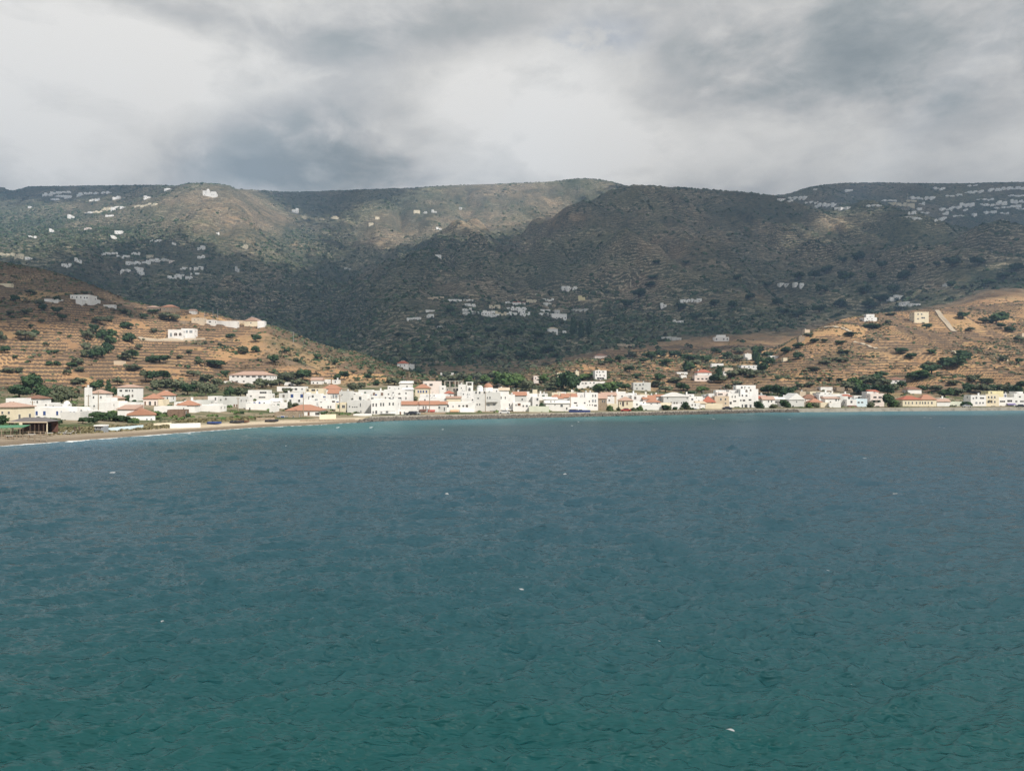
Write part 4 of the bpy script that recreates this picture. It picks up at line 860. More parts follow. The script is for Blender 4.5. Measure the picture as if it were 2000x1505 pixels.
ap = link('apse', MB().cyl(-7 * u, 1.5, -1, zt(756, D) - zg, 6 * u, n=12).dome(-7 * u, 1.5, zt(756, D) - zg, 6 * u, 4.5 * u, n=12, m=1).me('apse', [WM['white'], WM['grey']], True), ch)
for wx in (-14, -7, 2, 12): put(win_mesh('arch', 'glass'), 'window', ch, wx * u, -.02 if wx != -7 else -.1, zt(768, D) - zg, .7, 1, 1.2)
tag(ch, 'white church with orange dome on a round drum', 'church')
D = 398.0; zg = ground(917, D); X = (917 - 1000) / F * D
bt = link('bell_tower', None, None, (X, D, zg))
bb = MB().box(-6 * D / F, 6.5 * D / F, 0, 2.8, -2, zt(752, D) - zg)
for sx_ in (-1, 1):
    for yy_ in (.3, 2.5): bb.box(sx_ * 1.35 - .28, sx_ * 1.35 + .28, yy_ - .28, yy_ + .28, zt(752, D) - zg, zt(746.5, D) - zg)
bb.box(-1.7, 1.7, -.05, 2.85, zt(746.5, D) - zg, zt(745, D) - zg)
link('wall', bb.me('wall', [WM['white']]), bt)
link('bell', MB().cyl(0, 1.4, zt(749.5, D) - zg, zt(747.2, D) - zg, .35, .15, n=10).me('bell', [m_metal]), bt)
put(win_mesh('arch', 'glass'), 'window', bt, 0, -.02, zt(764, D) - zg, 1.0, 1, 2.0)
tag(bt, 'white square bell tower left of the orange-domed church', 'bell tower')

# right half of the front
H(1002, 1036, 785, .9, 'white', None, None, [(1008, 790, 2.5, 4), (1014, 789, 6, 5, 'shut', 'brown'), (1022, 792, 3, 4), (1029, 792, 4, 4, 'plain'), (1037, 793, 3, 4), (1002, 807, 4, 5, 'open'), (1010, 807, 5, 5, 'open'), (1022, 804, 4, 4)])
H(1002, 1028, 772, 1.9, 'grey', 'gable', 765, [(1020, 779, 3, 4)], rc='orange')
H(1028, 1050, 768, 2.2, 'white', None, None, [])
H(1040, 1049, 760, 3.0, 'cream', None, None, [])
H(1033, 1072, 801, .5, 'green', None, None, [(1037, 806, 4, 5, 'open'), (1047, 807, 2.5, 4), (1053, 807, 3, 4), (1060, 807, 3, 4)], dep=5, lab='low pale green seafront cafe with small dark openings', cat='cafe', kind='cafe')
H(1040, 1078, 774, 1.8, 'white'); H(1056, 1080, 781, 1.2, 'cream', None, None, [(1064, 787, 3, 3)])
H(1062, 1088, 779, 1.0, 'white', 'lean', 777, [(1076, 784, 3, 4), (1083, 784, 2.5, 4, 'shut', 'grey')], rc='white')
H(1078, 1096, 766, 3.0, 'cream', None, None, [])
H(1072, 1100, 778, 1.9, 'white', 'hip', 770, [], rc='orange')
H(1098, 1127, 776, 1.9, 'white', 'gable', 768.5, [(1103, 782, 2, 3)], rc='orange', chim=1)
H(1066, 1112, 787, .75, 'white', 'lean', 783, [(1084, 790, 2, 2.5), (1097, 791.5, 5, 5), (1107, 797, 3, 5)], rc='white')
H(1086, 1113, 779, 1.3, 'grey', None, None, [(1100, 783, 2, 2.5)])  # shaded left side, its shade put into the grey
H(1112, 1147, 775, .9, 'white', None, None, [(1124, 786, 6, 2.5, 'open'), (1127, 791, 2.5, 3), (1142, 786, 3, 3)], awn=[(1110, 1128, 797, 'white', 2.6), (1128, 1146, 799, 'white', 2.2)])
# the dark blue awning stands on the quay as a thing of its own
D = float(shore(1131)) + 5.5; xm = 1131; zg = 1.47; aw = link('awning_pavilion', None, None, ((xm - 1000) / F * D, D, zg))
a0, a1 = -20 * D / F, 22 * D / F; zc = zt(801, D) - zg
link('awning', MB().box(a0, a1, 0, 3.6, zc - .15, zc + .12).box(a0, a1, -.06, .02, zc - .65, zc - .1).me('awning', [m_awn['blue']]), aw)
for k in range(7):
    link('post', MB().cyl(a0 + .2 + (a1 - a0 - .4) * k / 6, .1, 0, zc - .1, .06, n=6).me('post', [m_metal]), aw)
link('seating', MB().box(a0 + .6, a1 - .8, 1.0, 2.6, 0, .75).me('seating', [m_awn['blue']]), aw)
tag(aw, 'long dark blue awning over quay tables', 'awning')
H(1127, 1152, 766, 1.9, 'white', None, None, [(1136, 772, 3, 3)])
H(1143, 1168, 766, .85, 'white', None, None, [(1158, 772, 2.5, 4.5), (1163, 772, 2.5, 4.5), (1151, 783, 2, 4), (1158, 782, 3, 5, 'shut', 'grey'), (1163, 782, 2.5, 5, 'shut', 'grey'), (1147, 790, 2, 3), (1152, 790, 2, 3), (1157, 790, 2, 3), (1163, 791, 5, 3, 'open'), (1150, 803, 3, 4), (1160, 803, 5, 5)], lab='narrow four-storey white house on the seafront', yaw=0)
H(1166, 1185, 778, .9, 'stone', 'gable', 768, [(1177, 783, 2.5, 5, 'plain'), (1181, 783, 2, 5)], rc='faded', lab='stone-fronted gabled house with faded orange roof on the seafront')
H(1184, 1200, 774, 1.5, 'white', None, None, [(1190, 781, 3, 4)], door=True)
H(1176, 1204, 772, 2.2, 'beige', 'gable', 766, [], rc='faded')
H(1186, 1206, 788, .9, 'cream', None, None, [(1196, 796, 3, 4)])
H(1203, 1243, 768, 2.2, 'white', None, None, [(1215, 773, 3, 3)])
H(1209, 1236, 782, .95, 'cream', 'hip', 775, [(1217, 788, 4, 9, 'shut', 'dark'), (1225, 787, 2.5, 6, 'shut', 'brown'), (1212, 787, 2, 5)], rc='faded')
H(1234, 1264, 771, 1.7, 'white'); H(1236, 1262, 784, 1.0, 'white', None, None, [(1244, 789, 3, 4), (1257, 785, 3, 4)])
H(1256, 1281, 779, 1.5, 'pink', 'gable', 772, [(1266, 784, 3, 4)], rc='orange')
H(1262, 1290, 785, .95, 'white', 'hip', 779, [(1272, 789, 3, 4), (1284, 786, 3, 4)], rc='orange')
H(1254, 1292, 795, .5, 'white', None, None, [(1262, 801, 4, 6, 'plain'), (1272, 801, 6, 3), (1284, 802, 5, 4, 'open')], dep=6)
H(1280, 1302, 774, 2.0, 'white', 'gable', 770, [], rc='orange')
H(1296, 1346, 774, 1.3, 'grey', 'front', 766.5, [(1304, 776.5, 2.5, 3), (1311, 786, 2.5, 4, 'arch', 'dark'), (1317, 786, 2.5, 4, 'arch', 'dark'), (1322, 786, 2.5, 4, 'arch', 'dark'), (1331, 786, 2.5, 4), (1342, 777, 2, 3)], rc='white', lab='long grey whitewashed hall with low white roof and arched windows', dep=12)
H(1290, 1312, 786, .9, 'cream', None, None, [(1300, 791, 3, 3)], awn=[(1292, 1311, 797, 'white', 2)])
H(1312, 1346, 794, .6, 'white', None, None, [(1318, 800, 4, 4, 'open'), (1332, 800, 3, 4), (1341, 799, 3, 4)], dep=5)
H(1345, 1373, 773.5, 1.4, 'white', None, None, [(1352, 779, 4, 4, 'plain'), (1365, 782, 2, 3), (1360, 776, 1.6, 2)])
H(1346, 1367, 786, .85, 'white', None, None, [(1352, 790, 2.5, 4), (1358, 790, 2.5, 4), (1350, 800, 3, 5, 'arch', 'dark'), (1360, 800, 3, 5)], awn=[(1346, 1360, 799, 'blue', 1.5)])
H(1373, 1397, 785, 1.1, 'cream', 'hip', 774, [(1378, 788, 3, 5, 'shut', 'grey'), (1391, 786, 3, 6, 'shut', 'grey')], rc='red', chim=1)
H(1363, 1380, 789, .8, 'white', 'lean', 785, [(1366, 799, 3, 6, 'shut', 'brown'), (1373, 800, 3, 4)], rc='beige')
H(1378, 1411, 791, .55, 'cream', None, None, [(1382, 800, 3, 4.5, 'arch', 'dark'), (1388, 800, 3, 4.5, 'arch', 'dark'), (1396, 800, 3, 4.5, 'arch', 'dark'), (1403, 800, 3, 4.5, 'arch', 'dark')], dep=6, lab='cream one-storey seafront building with four small arches')
H(1384, 1402, 768, 2.2, 'white', None, None, [])
H(1396, 1424, 773, 1.1, 'beige', None, None, [(1408, 779, 3, 5), (1417, 779, 3, 4), (1417, 787, 3, 3.5), (1416, 797, 6, 6, 'open')])
H(1400, 1427, 765, 1.5, 'pink', None, None, [(1407, 769, 9, 3, 'open')])
H(1398, 1418, 761, 2.4, 'white', None, None, [])
H(1422, 1443, 767, 1.15, 'white', None, None, [(1430, 774, 2, 4), (1436, 774, 2.5, 4), (1427, 786, 4, 5, 'open'), (1435, 782.5, 6, 3, 'open'), (1427, 797, 4, 5, 'open'), (1436, 795, 4, 4)])
H(1424, 1437, 761, 2.0, 'white', None, None, [])
# tall stepped house
H(1441, 1478, 774, .9, 'white', None, None, [(1447, 781, 2.5, 4), (1453, 781, 5, 3.5, 'open'), (1465, 780, 5, 3, 'open'), (1450, 793, 3, 9, 'plain'), (1457, 793, 6, 9, 'plain'), (1466, 793, 4, 8, 'plain')], lab='lower seafront block of the tall stepped white building', yaw=0, dep=5)
r_ = H(1446, 1481, 759, 1.25, 'white', None, None, [(1458, 762.5, 4, 5, 'arch', 'dark'), (1466, 761, 3, 4, 'arch', 'dark'), (1450, 772, 3, 5), (1458, 772, 4, 4), (1473, 781, 2, 3)], lab='middle storeys of the tall stepped white building', yaw=0)
H(1438, 1476, 751.5, 1.85, 'white', None, None, [(1449, 756, 3.5, 4), (1455, 756, 3, 4), (1463, 756, 3, 2)], lab='top storey block of the tall stepped white building', yaw=0, dep=6)
H(1477, 1500, 778, 1.4, 'green', 'gable', 773, [(1486, 782, 3, 3)], rc='red')
H(1490, 1513, 780, 1.2, 'white', 'gable', 774, [(1501, 783, 2.5, 4), (1507, 783, 2.5, 4), (1503, 795, 3, 4)], rc='faded')
H(1489, 1503, 795, .6, 'white', None, None, [], dep=4)
H(1512, 1537, 779, 1.5, 'grey', 'lean', 776, [(1518, 784, 8, 4, 'open')], rc='white'); H(1526, 1545, 791, 1.0, 'grey', None, None, [(1532, 796, 5, 4, 'open')])
H(1541, 1571, 780, 1.2, 'grey', 'front', 768, [(1549, 793, 3, 5), (1556, 784, 2, 3)], rc='white', lab='grey-white hall with tall pale gable on the seafront', dep=11)
H(1562, 1574, 764, 2.6, 'beige', None, None, []); H(1582, 1602, 764, 3.1, 'cream', None, None, [(1590, 768, 6, 3, 'open')])
H(1570, 1598, 778, 1.9, 'pink', 'hip', 770, [(1573, 781, 2, 3)], rc='brown')
H(1574, 1596, 784, 1.3, 'cream', None, None, [(1580, 789, 2.5, 3)])
H(1583, 1606, 789.5, .95, 'cream', 'hip', 782.5, [(1593, 795, 3, 4)], rc='orange')
H(1600, 1642, 769, 1.6, 'white', None, None, [(1605, 774, 5, 3.5, 'open'), (1630, 775, 2.5, 3)], dep=9)
H(1612, 1641, 778, 1.0, 'white', 'lean', 775, [(1622, 784.5, 2.5, 3.5), (1633, 780, 3, 5), (1638, 780, 2, 4)], rc='faded')
H(1603, 1626, 790, .7, 'cream', None, None, [(1612, 797, 3, 4), (1621, 797, 3, 4)])
H(1620, 1642, 795, .5, 'white', None, None, [(1626, 799, 4, 4, 'open')], dep=5)
H(1641, 1656, 773, 1.2, 'grey', None, None, [])  # a shaded side only, painted as grey walls
H(1647, 1664, 774, 1.5, 'white', 'lean', 770, [(1656, 777, 8, 4, 'open')], rc='red')
H(1654, 1673, 779, .9, 'white', None, None, [(1663, 784, 4, 5, 'plain')], awn=[(1655, 1672, 793, 'brown', 1.8)])
H(1671, 1694, 778, .9, 'blue', None, None, [(1677, 785, 4, 3, 'open'), (1684, 785, 4, 3, 'open'), (1677, 797, 4, 5, 'arch', 'dark'), (1685, 797, 4, 5, 'arch', 'dark')], lab='pale blue two-storey seafront house with two wide windows')
H(1693, 1706, 764, 1.3, 'grey', None, None, [], yb=800)  # shaded left side of the pink house, shade put into grey walls
H(1700, 1727, 768, .95, 'pink', None, None, [(1709, 775, 6, 4, 'open'), (1719, 775, 6, 4, 'open'), (1707, 783, 5, 3.5, 'shut', 'green'), (1717, 783, 6, 3.5, 'shut', 'green'), (1714, 794, 7, 5, 'open')], lab='pink three-storey seafront house with wide balcony windows', yaw=0)
H(1700, 1716, 764.5, 1.3, 'pink', 'lean', 761, [], rc='red', lab='small red-roofed penthouse on the pink three-storey house', dep=4)
H(1763, 1800, 780, .9, 'cream', 'hip', 773, [(1769, 786, 2.2, 5), (1775, 786, 2.2, 5), (1782, 786, 2.2, 5), (1790, 786, 2.2, 5), (1797, 786, 2.2, 5), (1766, 795, 3, 5, 'arch', 'dark'), (1773, 795, 3, 5, 'arch', 'dark'), (1780, 795, 3, 5, 'arch', 'dark'), (1787, 795, 3, 5, 'arch', 'dark'), (1794, 795, 3, 5, 'arch', 'dark')], rc='red', yaw=0,
  lab='long cream house with red hipped roof and a row of ground-floor arches')
H(1799, 1829, 780, .8, 'cream', 'hip', 770.5, [(1802, 786, 2.2, 5), (1807, 786, 3, 5), (1813, 786, 2, 5), (1820, 786, 3, 5), (1803, 796, 3, 5, 'arch', 'dark'), (1811, 796, 3, 5, 'arch', 'dark'), (1820, 796, 3, 6, 'arch', 'dark')], rc='orange', yaw=0, lab='taller end of the cream arcaded house with bright orange roof')
H(1829, 1838, 781, 1.4, 'beige', None, None, [])
H(1830, 1856, 790, .8, 'white', 'gable', 784.5, [(1835, 796, 3, 4.5), (1841, 796, 3, 4.5), (1847, 796, 3, 4.5), (1853, 796, 2.5, 4.5)], rc='faded', yaw=0, lab='one-storey white house with faded brown roof and four windows')
H(1856, 1880, 785.5, .9, 'green', None, None, [(1860, 791, 3, 3), (1867, 791, 3, 3)], lab='pale green flat-roofed house with two square windows')
H(1896, 1926, 771, .8, 'white', None, None, [(1901, 777, 3, 3), (1907, 776, 3, 4, 'plain'), (1918, 776.5, 8, 3, 'open'), (1907, 786, 4, 4, 'shut', 'grey'), (1914, 786, 3, 3.5), (1920, 786, 3, 3.5), (1922, 796, 8, 3.5, 'open')], chim=1)
H(1893, 1902, 776, 1.2, 'grey', None, None, [])
H(1926, 1951, 769, .75, 'cream', None, None, [(1931, 775, 3, 4.5), (1937, 775, 3, 4.5), (1943, 775, 3, 4.5), (1931, 784, 3, 4.5), (1937, 784, 3, 4.5), (1943, 784, 3, 4.5), (1940, 793, 8, 3, 'open')], lab='cream three-storey house with three windows on each floor', yaw=0)
H(1930, 1960, 763, 1.5, 'yellow', None, None, [(1936, 766, 3, 3)])
H(1951, 1983, 775, .9, 'white', None, None, [(1958, 783, 10, 3, 'open'), (1972, 782, 9, 4, 'open'), (1955, 794, 4, 6), (1965, 794, 5, 5, 'shut', 'grey')], awn=[(1966, 1982, 789, 'purple', 1.5), (1971, 1986, 797, 'yellow', 2.2)])
H(1981, 2012, 768, 1.0, 'white', None, None, [(1992, 774, 4, 3, 'plain'), (1985, 783, 4, 3, 'open'), (1996, 783, 7, 3, 'open')], awn=[(1988, 2010, 792, 'blue', 2)])
H(2010, 2045, 772, 1.0, 'white'); H(2048, 2085, 778, 1.0, 'cream'); H(1984, 1998, 764, 1.6, 'white', None, None, [])

for (a, b_, t, rw_, c_) in [(1204, 1222, 764, 2.9, 'white'), (1226, 1244, 767, 2.5, 'white'), (1250, 1268, 769, 2.4, 'cream'), (1268, 1286, 771, 2.6, 'white'), (1340, 1356, 769, 2.3, 'white'), (1358, 1376, 777, 1.9, 'white'), (1376, 1390, 770, 2.6, 'white'), (1480, 1496, 771, 2.4, 'white'),
                           (1500, 1520, 773, 2.2, 'white'), (1524, 1540, 775, 2.0, 'white'), (1602, 1622, 765, 2.6, 'white'), (1622, 1640, 767, 2.4, 'cream'), (1642, 1660, 768, 2.2, 'white'), (1668, 1688, 772, 1.9, 'white'), (1000, 1018, 766, 2.9, 'white'), (1016, 1034, 764, 3.4, 'white'), (1052, 1070, 768, 2.7, 'white'),
                           (1088, 1106, 765, 3.2, 'white'), (1108, 1126, 765, 2.8, 'cream'), (1186, 1202, 766, 2.9, 'white'), (905, 925, 771, 2.8, 'white'), (840, 862, 774, 2.5, 'white'), (700, 722, 768, 4.8, 'white'), (340, 360, 790, 4.2, 'white'), (360, 378, 787, 4.6, 'white'), (1836, 1850, 777, 1.8, 'white'), (1956, 1972, 768, 1.8, 'white')]:
    H(a, b_, t, rw_, c_, chim=hr.choice([0, 1]))
# hillside houses: found on the slope where the photo shows their foot
def HS(x0, x1, yt, yb, col='white', roof=None, rt=None, wins=(), lab=None, ymin=420, rc='faded', kind='hillside_house', yaw=None, dep=None, **k):
    X, Y, Z = hit((x0 + x1) / 2, yb, ymin)
    return H(x0, x1, yt, None, col, roof, rt, list(wins), D=Y, yb=yb, lab=lab, rc=rc, kind=kind, yaw=yaw, dep=dep, grp='houses on the near hillsides', **k)
HS(328, 357, 643, 662, wins=[(343, 652, 6, 6, 'arch', 'dark'), (352, 652, 5, 6, 'arch', 'dark'), (334, 653, 4, 7, 'shut', 'grey')], lab='arched left block of the white villa on the left hill', yaw=0, chim=1)
HS(356.5, 379, 641, 661, wins=[(364, 647, 6, 5, 'shut', 'grey'), (373, 647, 6, 5, 'shut', 'grey')], lab='higher right block of the arched white villa on the left hill', yaw=0)
HS(137, 175, 575, 588, wins=[(141, 580, 2.5, 3), (150, 580, 2.5, 3), (158, 580, 2.5, 3), (165, 581, 2.5, 3), (170, 581, 2.5, 3)], lab='white house with five dark windows high on the left slope', yaw=0)
HS(175, 188, 584, 590); HS(86, 112, 584, 589.5); HS(201, 222, 594.5, 600.5, dep=4); HS(0, 20, 553.5, 559, 'cream', dep=4); HS(148, 160, 584, 594)
HS(286, 307, 600, 607, 'stone', 'hip', 596, [(292, 603, 2, 2), (300, 603, 2, 2)]); HS(314, 341, 599, 608, 'stone', 'hip', 594, [(321, 603, 2, 3), (328, 603, 2, 3), (335, 603, 2, 3)], rc='orange', lab='stone house with orange hipped roof on the left hill crest')
HS(369, 380, 606, 613, 'white', 'gable', 603, lab='tiny white chapel on the left hill crest'); HS(374, 397, 620, 631, 'beige', None, None, [(380, 624, 2, 2), (387, 624, 2, 2)], ymin=430)
HS(349, 364, 626, 632, 'stone'); HS(403, 418, 624, 633, wins=[(410, 628, 5, 3)]); HS(418, 463, 626, 636, dep=5, lab='long low white building near the left hill top')
HS(463, 478, 625, 632, 'beige'); HS(477, 506, 626, 637, 'cream', 'front', 619, [(490, 630, 2.5, 3)], lab='cream gabled house at the left hill top'); HS(503, 516, 626, 639)
HS(222, 236, 706, 712, 'beige'); HS(776, 796, 709, 721, 'white', 'hip', 704, [(782, 713, 2, 3), (790, 713, 2, 3)], rc='red', chim=2, lab='white villa with small red roof on the end of the spur'); HS(795, 809, 710.5, 722, lab='flat-roofed wing of the white villa on the spur')
HS(860, 885, 727, 734, 'grey', None, None, [(868, 730, 2, 2)], ymin=530);  # white house in shadow, the shadow painted as grey walls
HS(1042, 1053, 733, 742, 'pink', wins=[(1046, 738, 2, 3)]); HS(1042, 1052, 742, 749, 'pink', ymin=440)
HS(1088, 1098, 727, 738, 'cream'); HS(1124, 1131, 724, 738, 'cream')
HS(1162, 1185, 722.5, 742, wins=[(1166, 726, 2.5, 3), (1171, 726, 2.5, 3), (1178, 725, 4, 2.5), (1165, 732, 2.5, 3), (1172, 732, 2.5, 3), (1180, 733, 2.5, 3), (1173, 738, 14, 3.5, 'open')], lab='white three-level house with brown porch on the golden terraces', dep=9)
HS(1127, 1182, 744, 756, 'white', wins=[(1138, 748, 4, 2, 'open'), (1144, 748, 4, 3), (1153, 747, 3, 2.5), (1160, 747, 3, 3)], lab='long pale two-part house below the golden terraces', dep=8)
HS(1237, 1271, 746, 762, 'grey', wins=[(1242, 751, 3, 3), (1250, 751, 4, 3.5), (1256, 750, 3, 3.5), (1244, 758, 3, 3), (1255, 758, 4, 3.5)], lab='grey-white two-storey house between trees above the town')
HS(1162, 1186, 694, 699, 'pink', 'hip', 690, rc='brown', ymin=600)
HS(1357, 1392, 732, 744, 'pink', wins=[(1364, 739, 4, 3, 'open'), (1372, 739, 4, 3, 'open'), (1380, 739, 4, 3, 'open')]); HS(1362, 1390, 727, 737, 'white', 'hip', 721, [(1384, 730, 2, 3)], rc='red', chim=1, lab='hillside villa with red hipped roof above the seafront')
HS(1448, 1479, 712.5, 721, wins=[(1454, 716, 3, 3), (1463, 716, 3, 3), (1472, 716, 2, 3)]); HS(1455, 1468, 690, 702); HS(1413, 1430, 725, 731, 'white'); HS(1390, 1413, 711, 715); HS(1322, 1343, 726, 732); HS(1330, 1341, 733, 738)
HS(1415, 1432, 719, 724, 'beige'); HS(1504, 1521, 694, 702, wins=[(1510, 697, 4, 3)]); HS(1530, 1538, 698, 704, 'cream'); HS(1603, 1626, 757, 762); HS(1634, 1650, 755, 763, 'stone')
HS(1740, 1769, 741, 751, 'white', 'hip', 736, [(1750, 744, 5, 3), (1762, 744, 3, 3)], rc='brown'); HS(1773, 1800, 760, 768, 'white', 'hip', 755, rc='brown'); HS(1778, 1792, 757, 762, 'pink')
HS(1688, 1713, 619, 627, wins=[(1694, 622, 2, 2), (1703, 622, 2, 2)]); r_ = HS(1692, 1708, 613, 620, lab='white chapel-like upper block on the right hill')
HS(1786, 1814, 608.5, 630, 'cream', wins=[(1793, 613, 3, 3), (1800, 613, 3, 3), (1793, 622, 3, 3), (1803, 620, 8, 3)], lab='cream cube house beside the white track on the right hill')
HS(1572, 1582, 643, 653, 'beige', kind='ruin_tower', lab='ruined beige stone tower on the right hill shoulder', cat='ruin'); HS(1954, 1969, 694, 704, 'cream'); HS(1860, 1868, 684, 690, 'cream'); HS(1996, 2006, 650, 657, 'beige')
HS(1560, 1572, 656, 668, 'stone')
LM += [(355, 650, 'the arched white hill villa'), (155, 583, 'the five-windowed white hill house'), (328, 602, 'the stone house on the crest'), (440, 630, 'the long white hilltop building'), (792, 714, 'the white villa on the spur'), (1173, 733, 'the white house with brown porch'),
       (1372, 733, 'the red-roofed hillside villa'), (1800, 620, 'the cream cube house'), (1577, 648, 'the ruined stone tower'), (1755, 745, 'the brown-roofed wood house'), (1464, 716, 'the low flat-roofed woodland house')]

# mountain houses, small white cubes (x0, x1, y0, y1 [, colour])
def FH(x0, x1, y0, y1, col='white', roof=None, lab=None, grp='houses of the mountain villages', split=True, wn=None):
    wpx = x1 - x0; n = 1 if (not split or lab) else max(1, int(round(wpx / 10.0)))
    for i in range(n):
        a = x0 + wpx * i / n; b = x0 + wpx * (i + 1) / n - (.6 if n > 1 else 0)
        yt_ = y0 + (hr.uniform(0, .30) * (y1 - y0) if n > 1 else 0); yb_ = y1 - (hr.uniform(0, .25) * (y1 - y0) if n > 1 else 0)
        xc = (a + b) / 2; X, Y, Z = hit(xc, yb_, 760)
        w = (b - a) * Y / F; h = (yb_ - yt_) * Y / F; d = min(w, 11); h = max(h, 2.2)
        root = link('mountain_house', None, None, (X, Y, Z)); root.rotation_euler = (0, 0, R(hr.uniform(-22, 22)))
        bb = MB(); V_, F_ = flat_body(w, d, h, -4, .5, .3)
        step = hr.random()
        hl = h * hr.uniform(.5, .75)
        if roof: bb.box(-w / 2, w / 2, 0, d, -4, h)
        elif step < .5 and w > 7:       # an L of two heights
            s_ = hr.choice([-1, 1]); k = hr.uniform(.35, .6)
            c = s_ * w * (1 - k) / 2; V_, F_ = flat_body(w * k, d, h, -4, .5, .3); bb.add([(x + c, y, z) for x, y, z in V_], F_)
            c = -s_ * w * k / 2; V_, F_ = flat_body(w * (1 - k) - .01, d * .8, hl, -4, .4, .3); bb.add([(x + c, y + .3, z) for x, y, z in V_], F_)
        elif step < .75 and h > 5:
            bb.add(V_, F_); bb.V = []; bb.F = []; bb.M = []
            V_, F_ = flat_body(w, d, hl, -4, .5, .3); bb.add(V_, F_)
            V_, F_ = flat_body(w * .6, d * .6, h, hl - 1, .4, .3); bb.add([(x + hr.choice([-.12, .12]) * w * 0, y + d * .3, z) for x, y, z in V_], F_)
        else: bb.add(V_, F_)
        link('wall', bb.me('wall', [WM['lifted_white' if col == 'white' else col]]), root)  # mountain whites brightened in colour so they show in the cloud shade
        if roof:
            V_, F_ = roof_shape('hip', w, d, h, max(1.5, h * .3), .4); link('roof', mesh('roof', V_, F_, [RM[roof]]), root)
        nn = max(1, int(w / 4.5)) if wn is None else wn
        for q_ in range(nn):
            if hr.random() < .25: continue
            put(win_mesh('plain', 'glass'), 'window', root, (q_ + .5) / nn * w - w / 2, -.02, hl * .32, min(1.7, w * .2), 1, min(1.9, hl * .4))
        ITEMS_ADD(root, xc, (yt_ + yb_) / 2, col, roof, w, grp, lab)
def ITEMS_ADD(root, px, py, col, roof, w, grp, lab):
    if lab: tag(root, lab, 'house', grp)
    else: reg(root, px, py, '%s %s%s house' % ('small' if w < 11 else 'larger', CN[col], (' ' + roof + '-roofed') if roof else ' cube'), 'house', grp)
FAR = """876 903 583 590;905 925 583 588;907 928 590 599;903 922 600 608;903 914 608 614;922 945 606 614;940 952 605 616;955 978 594 603 cream;950 968 606 614;968 990 606 616 cream;950 976 612 619;987 1006 588 595;1001 1027 588 597 white red;990 1005 597 606;1005 1028 597 607;1012 1026 603 612;990 1010 607 616;1015 1036 608 618;1028 1047 583 592 cream;1060 1082 581 589;1061 1077 590 597;1055 1075 603 610;1050 1072 609 615;1098 1128 557 567;1130 1143 577 586 yellow;1046 1052 574 577;832 850 604 609;833 848 612 621;806 823 618 624;795 806 620 626;835 868 578 584 beige;1099 1106 645 651;1115 1150 602 607 grey;855 864 636 641 grey
197 215 491 498;215 230 491 498;228 253 496 504;257 273 490 499;285 298 497 504 cream;245 272 509 518;277 290 507 513;292 312 503 512;313 330 502 511 grey;330 341 508 512 pink;235 252 523 531;262 278 519 527;263 277 526 534;352 368 520 528;370 396 520 527;326 345 536 545;338 360 533 540;362 377 536 547;372 390 531 536;120 139 513 522;146 158 503 512;0 26 492 500 cream;27 45 494 506 cream;48 62 501 507;292 318 467 472;336 343 473 478;385 401 497 505;384 396 479 488;459 467 519 530 grey
83 100 375 384;98 118 373 379;118 138 371 377;106 126 379 385;126 139 381 387;148 160 375 383;163 190 373 380;198 218 372 378;220 234 382 389;175 184 388 392;186 194 386 392;98 117 385 391;281 295 382 388;262 285 399 404 cream;283 305 396 402 cream;182 199 409 416 cream;198 214 404 412 cream;216 225 404 412;222 245 401 407;206 222 418 423;164 178 413 417;131 142 418 427;55 70 458 465;164 178 444 449 pink;224 238 450 457;215 225 459 465;96 103 446 453;321 334 367 371;54 59 402 406
570 582 406 415;733 741 423 428 cream;720 728 434 440 cream;852 862 443 448;850 862 496 501;422 428 453 457;673 686 522 527 grey;470 481 477 484 cream;808 820 410 416 cream;826 834 412 417 grey;843 853 409 415 grey;896 901 404 409 grey;585 596 421 426 cream;646 660 421 427 cream;620 632 425 429 cream
1600 1618 394 402;1615 1636 395 402;1630 1664 403 408;1652 1666 369 373;1518 1535 387 392 white red;1540 1562 383 389;1562 1578 382 389;1541 1550 389 393;1589 1596 368 371;1573 1600 393 396;1592 1602 400 405
1722 1752 388 393;1735 1752 394 400 cream;1752 1771 394 403 cream;1695 1722 398 403;1771 1791 389 395 cream;1780 1804 382 389;1807 1828 382 390;1795 1806 394 399;1773 1786 397 405 cream;1775 1790 411 419;1792 1801 405 410;1800 1816 412 417;1768 1785 421 425;1785 1803 423 429
1825 1848 363 370;1848 1865 380 384;1870 1880 378 382;1885 1905 372 378;1903 1923 370 376;1932 1957 366 374;1959 1985 363 371;1985 2003 363 370;1893 1910 360 363;1838 1860 404 411;1860 1880 400 407;1876 1905 394 403;1843 1853 412 419;1836 1850 423 430;1826 1832 426 431;1884 1892 407 411;1902 1909 416 422;1909 1942 386 391;1915 1945 395 403;1948 1968 391 401;1970 2002 379 384;1975 2003 388 397;1975 1995 399 406;1985 2003 405 410;1925 1947 411 417;1955 1971 413 418;1945 1955 404 407;1960 1975 402 406;1863 1885 419 423
1293 1312 655 664 grey;1312 1332 656 665 grey;1523 1545 551 557;1552 1575 550 558;1330 1350 583 591;1350 1371 581 590;1291 1302 590 600;1316 1337 623 631;1205 1240 670 677 beige;1738 1750 579 588;1748 1764 574 583;1760 1778 587 594;1778 1799 591 597;1760 1770 594 599;1848 1862 551 556 grey;490 496 617 622 grey""".replace('\n', ';').split(';')
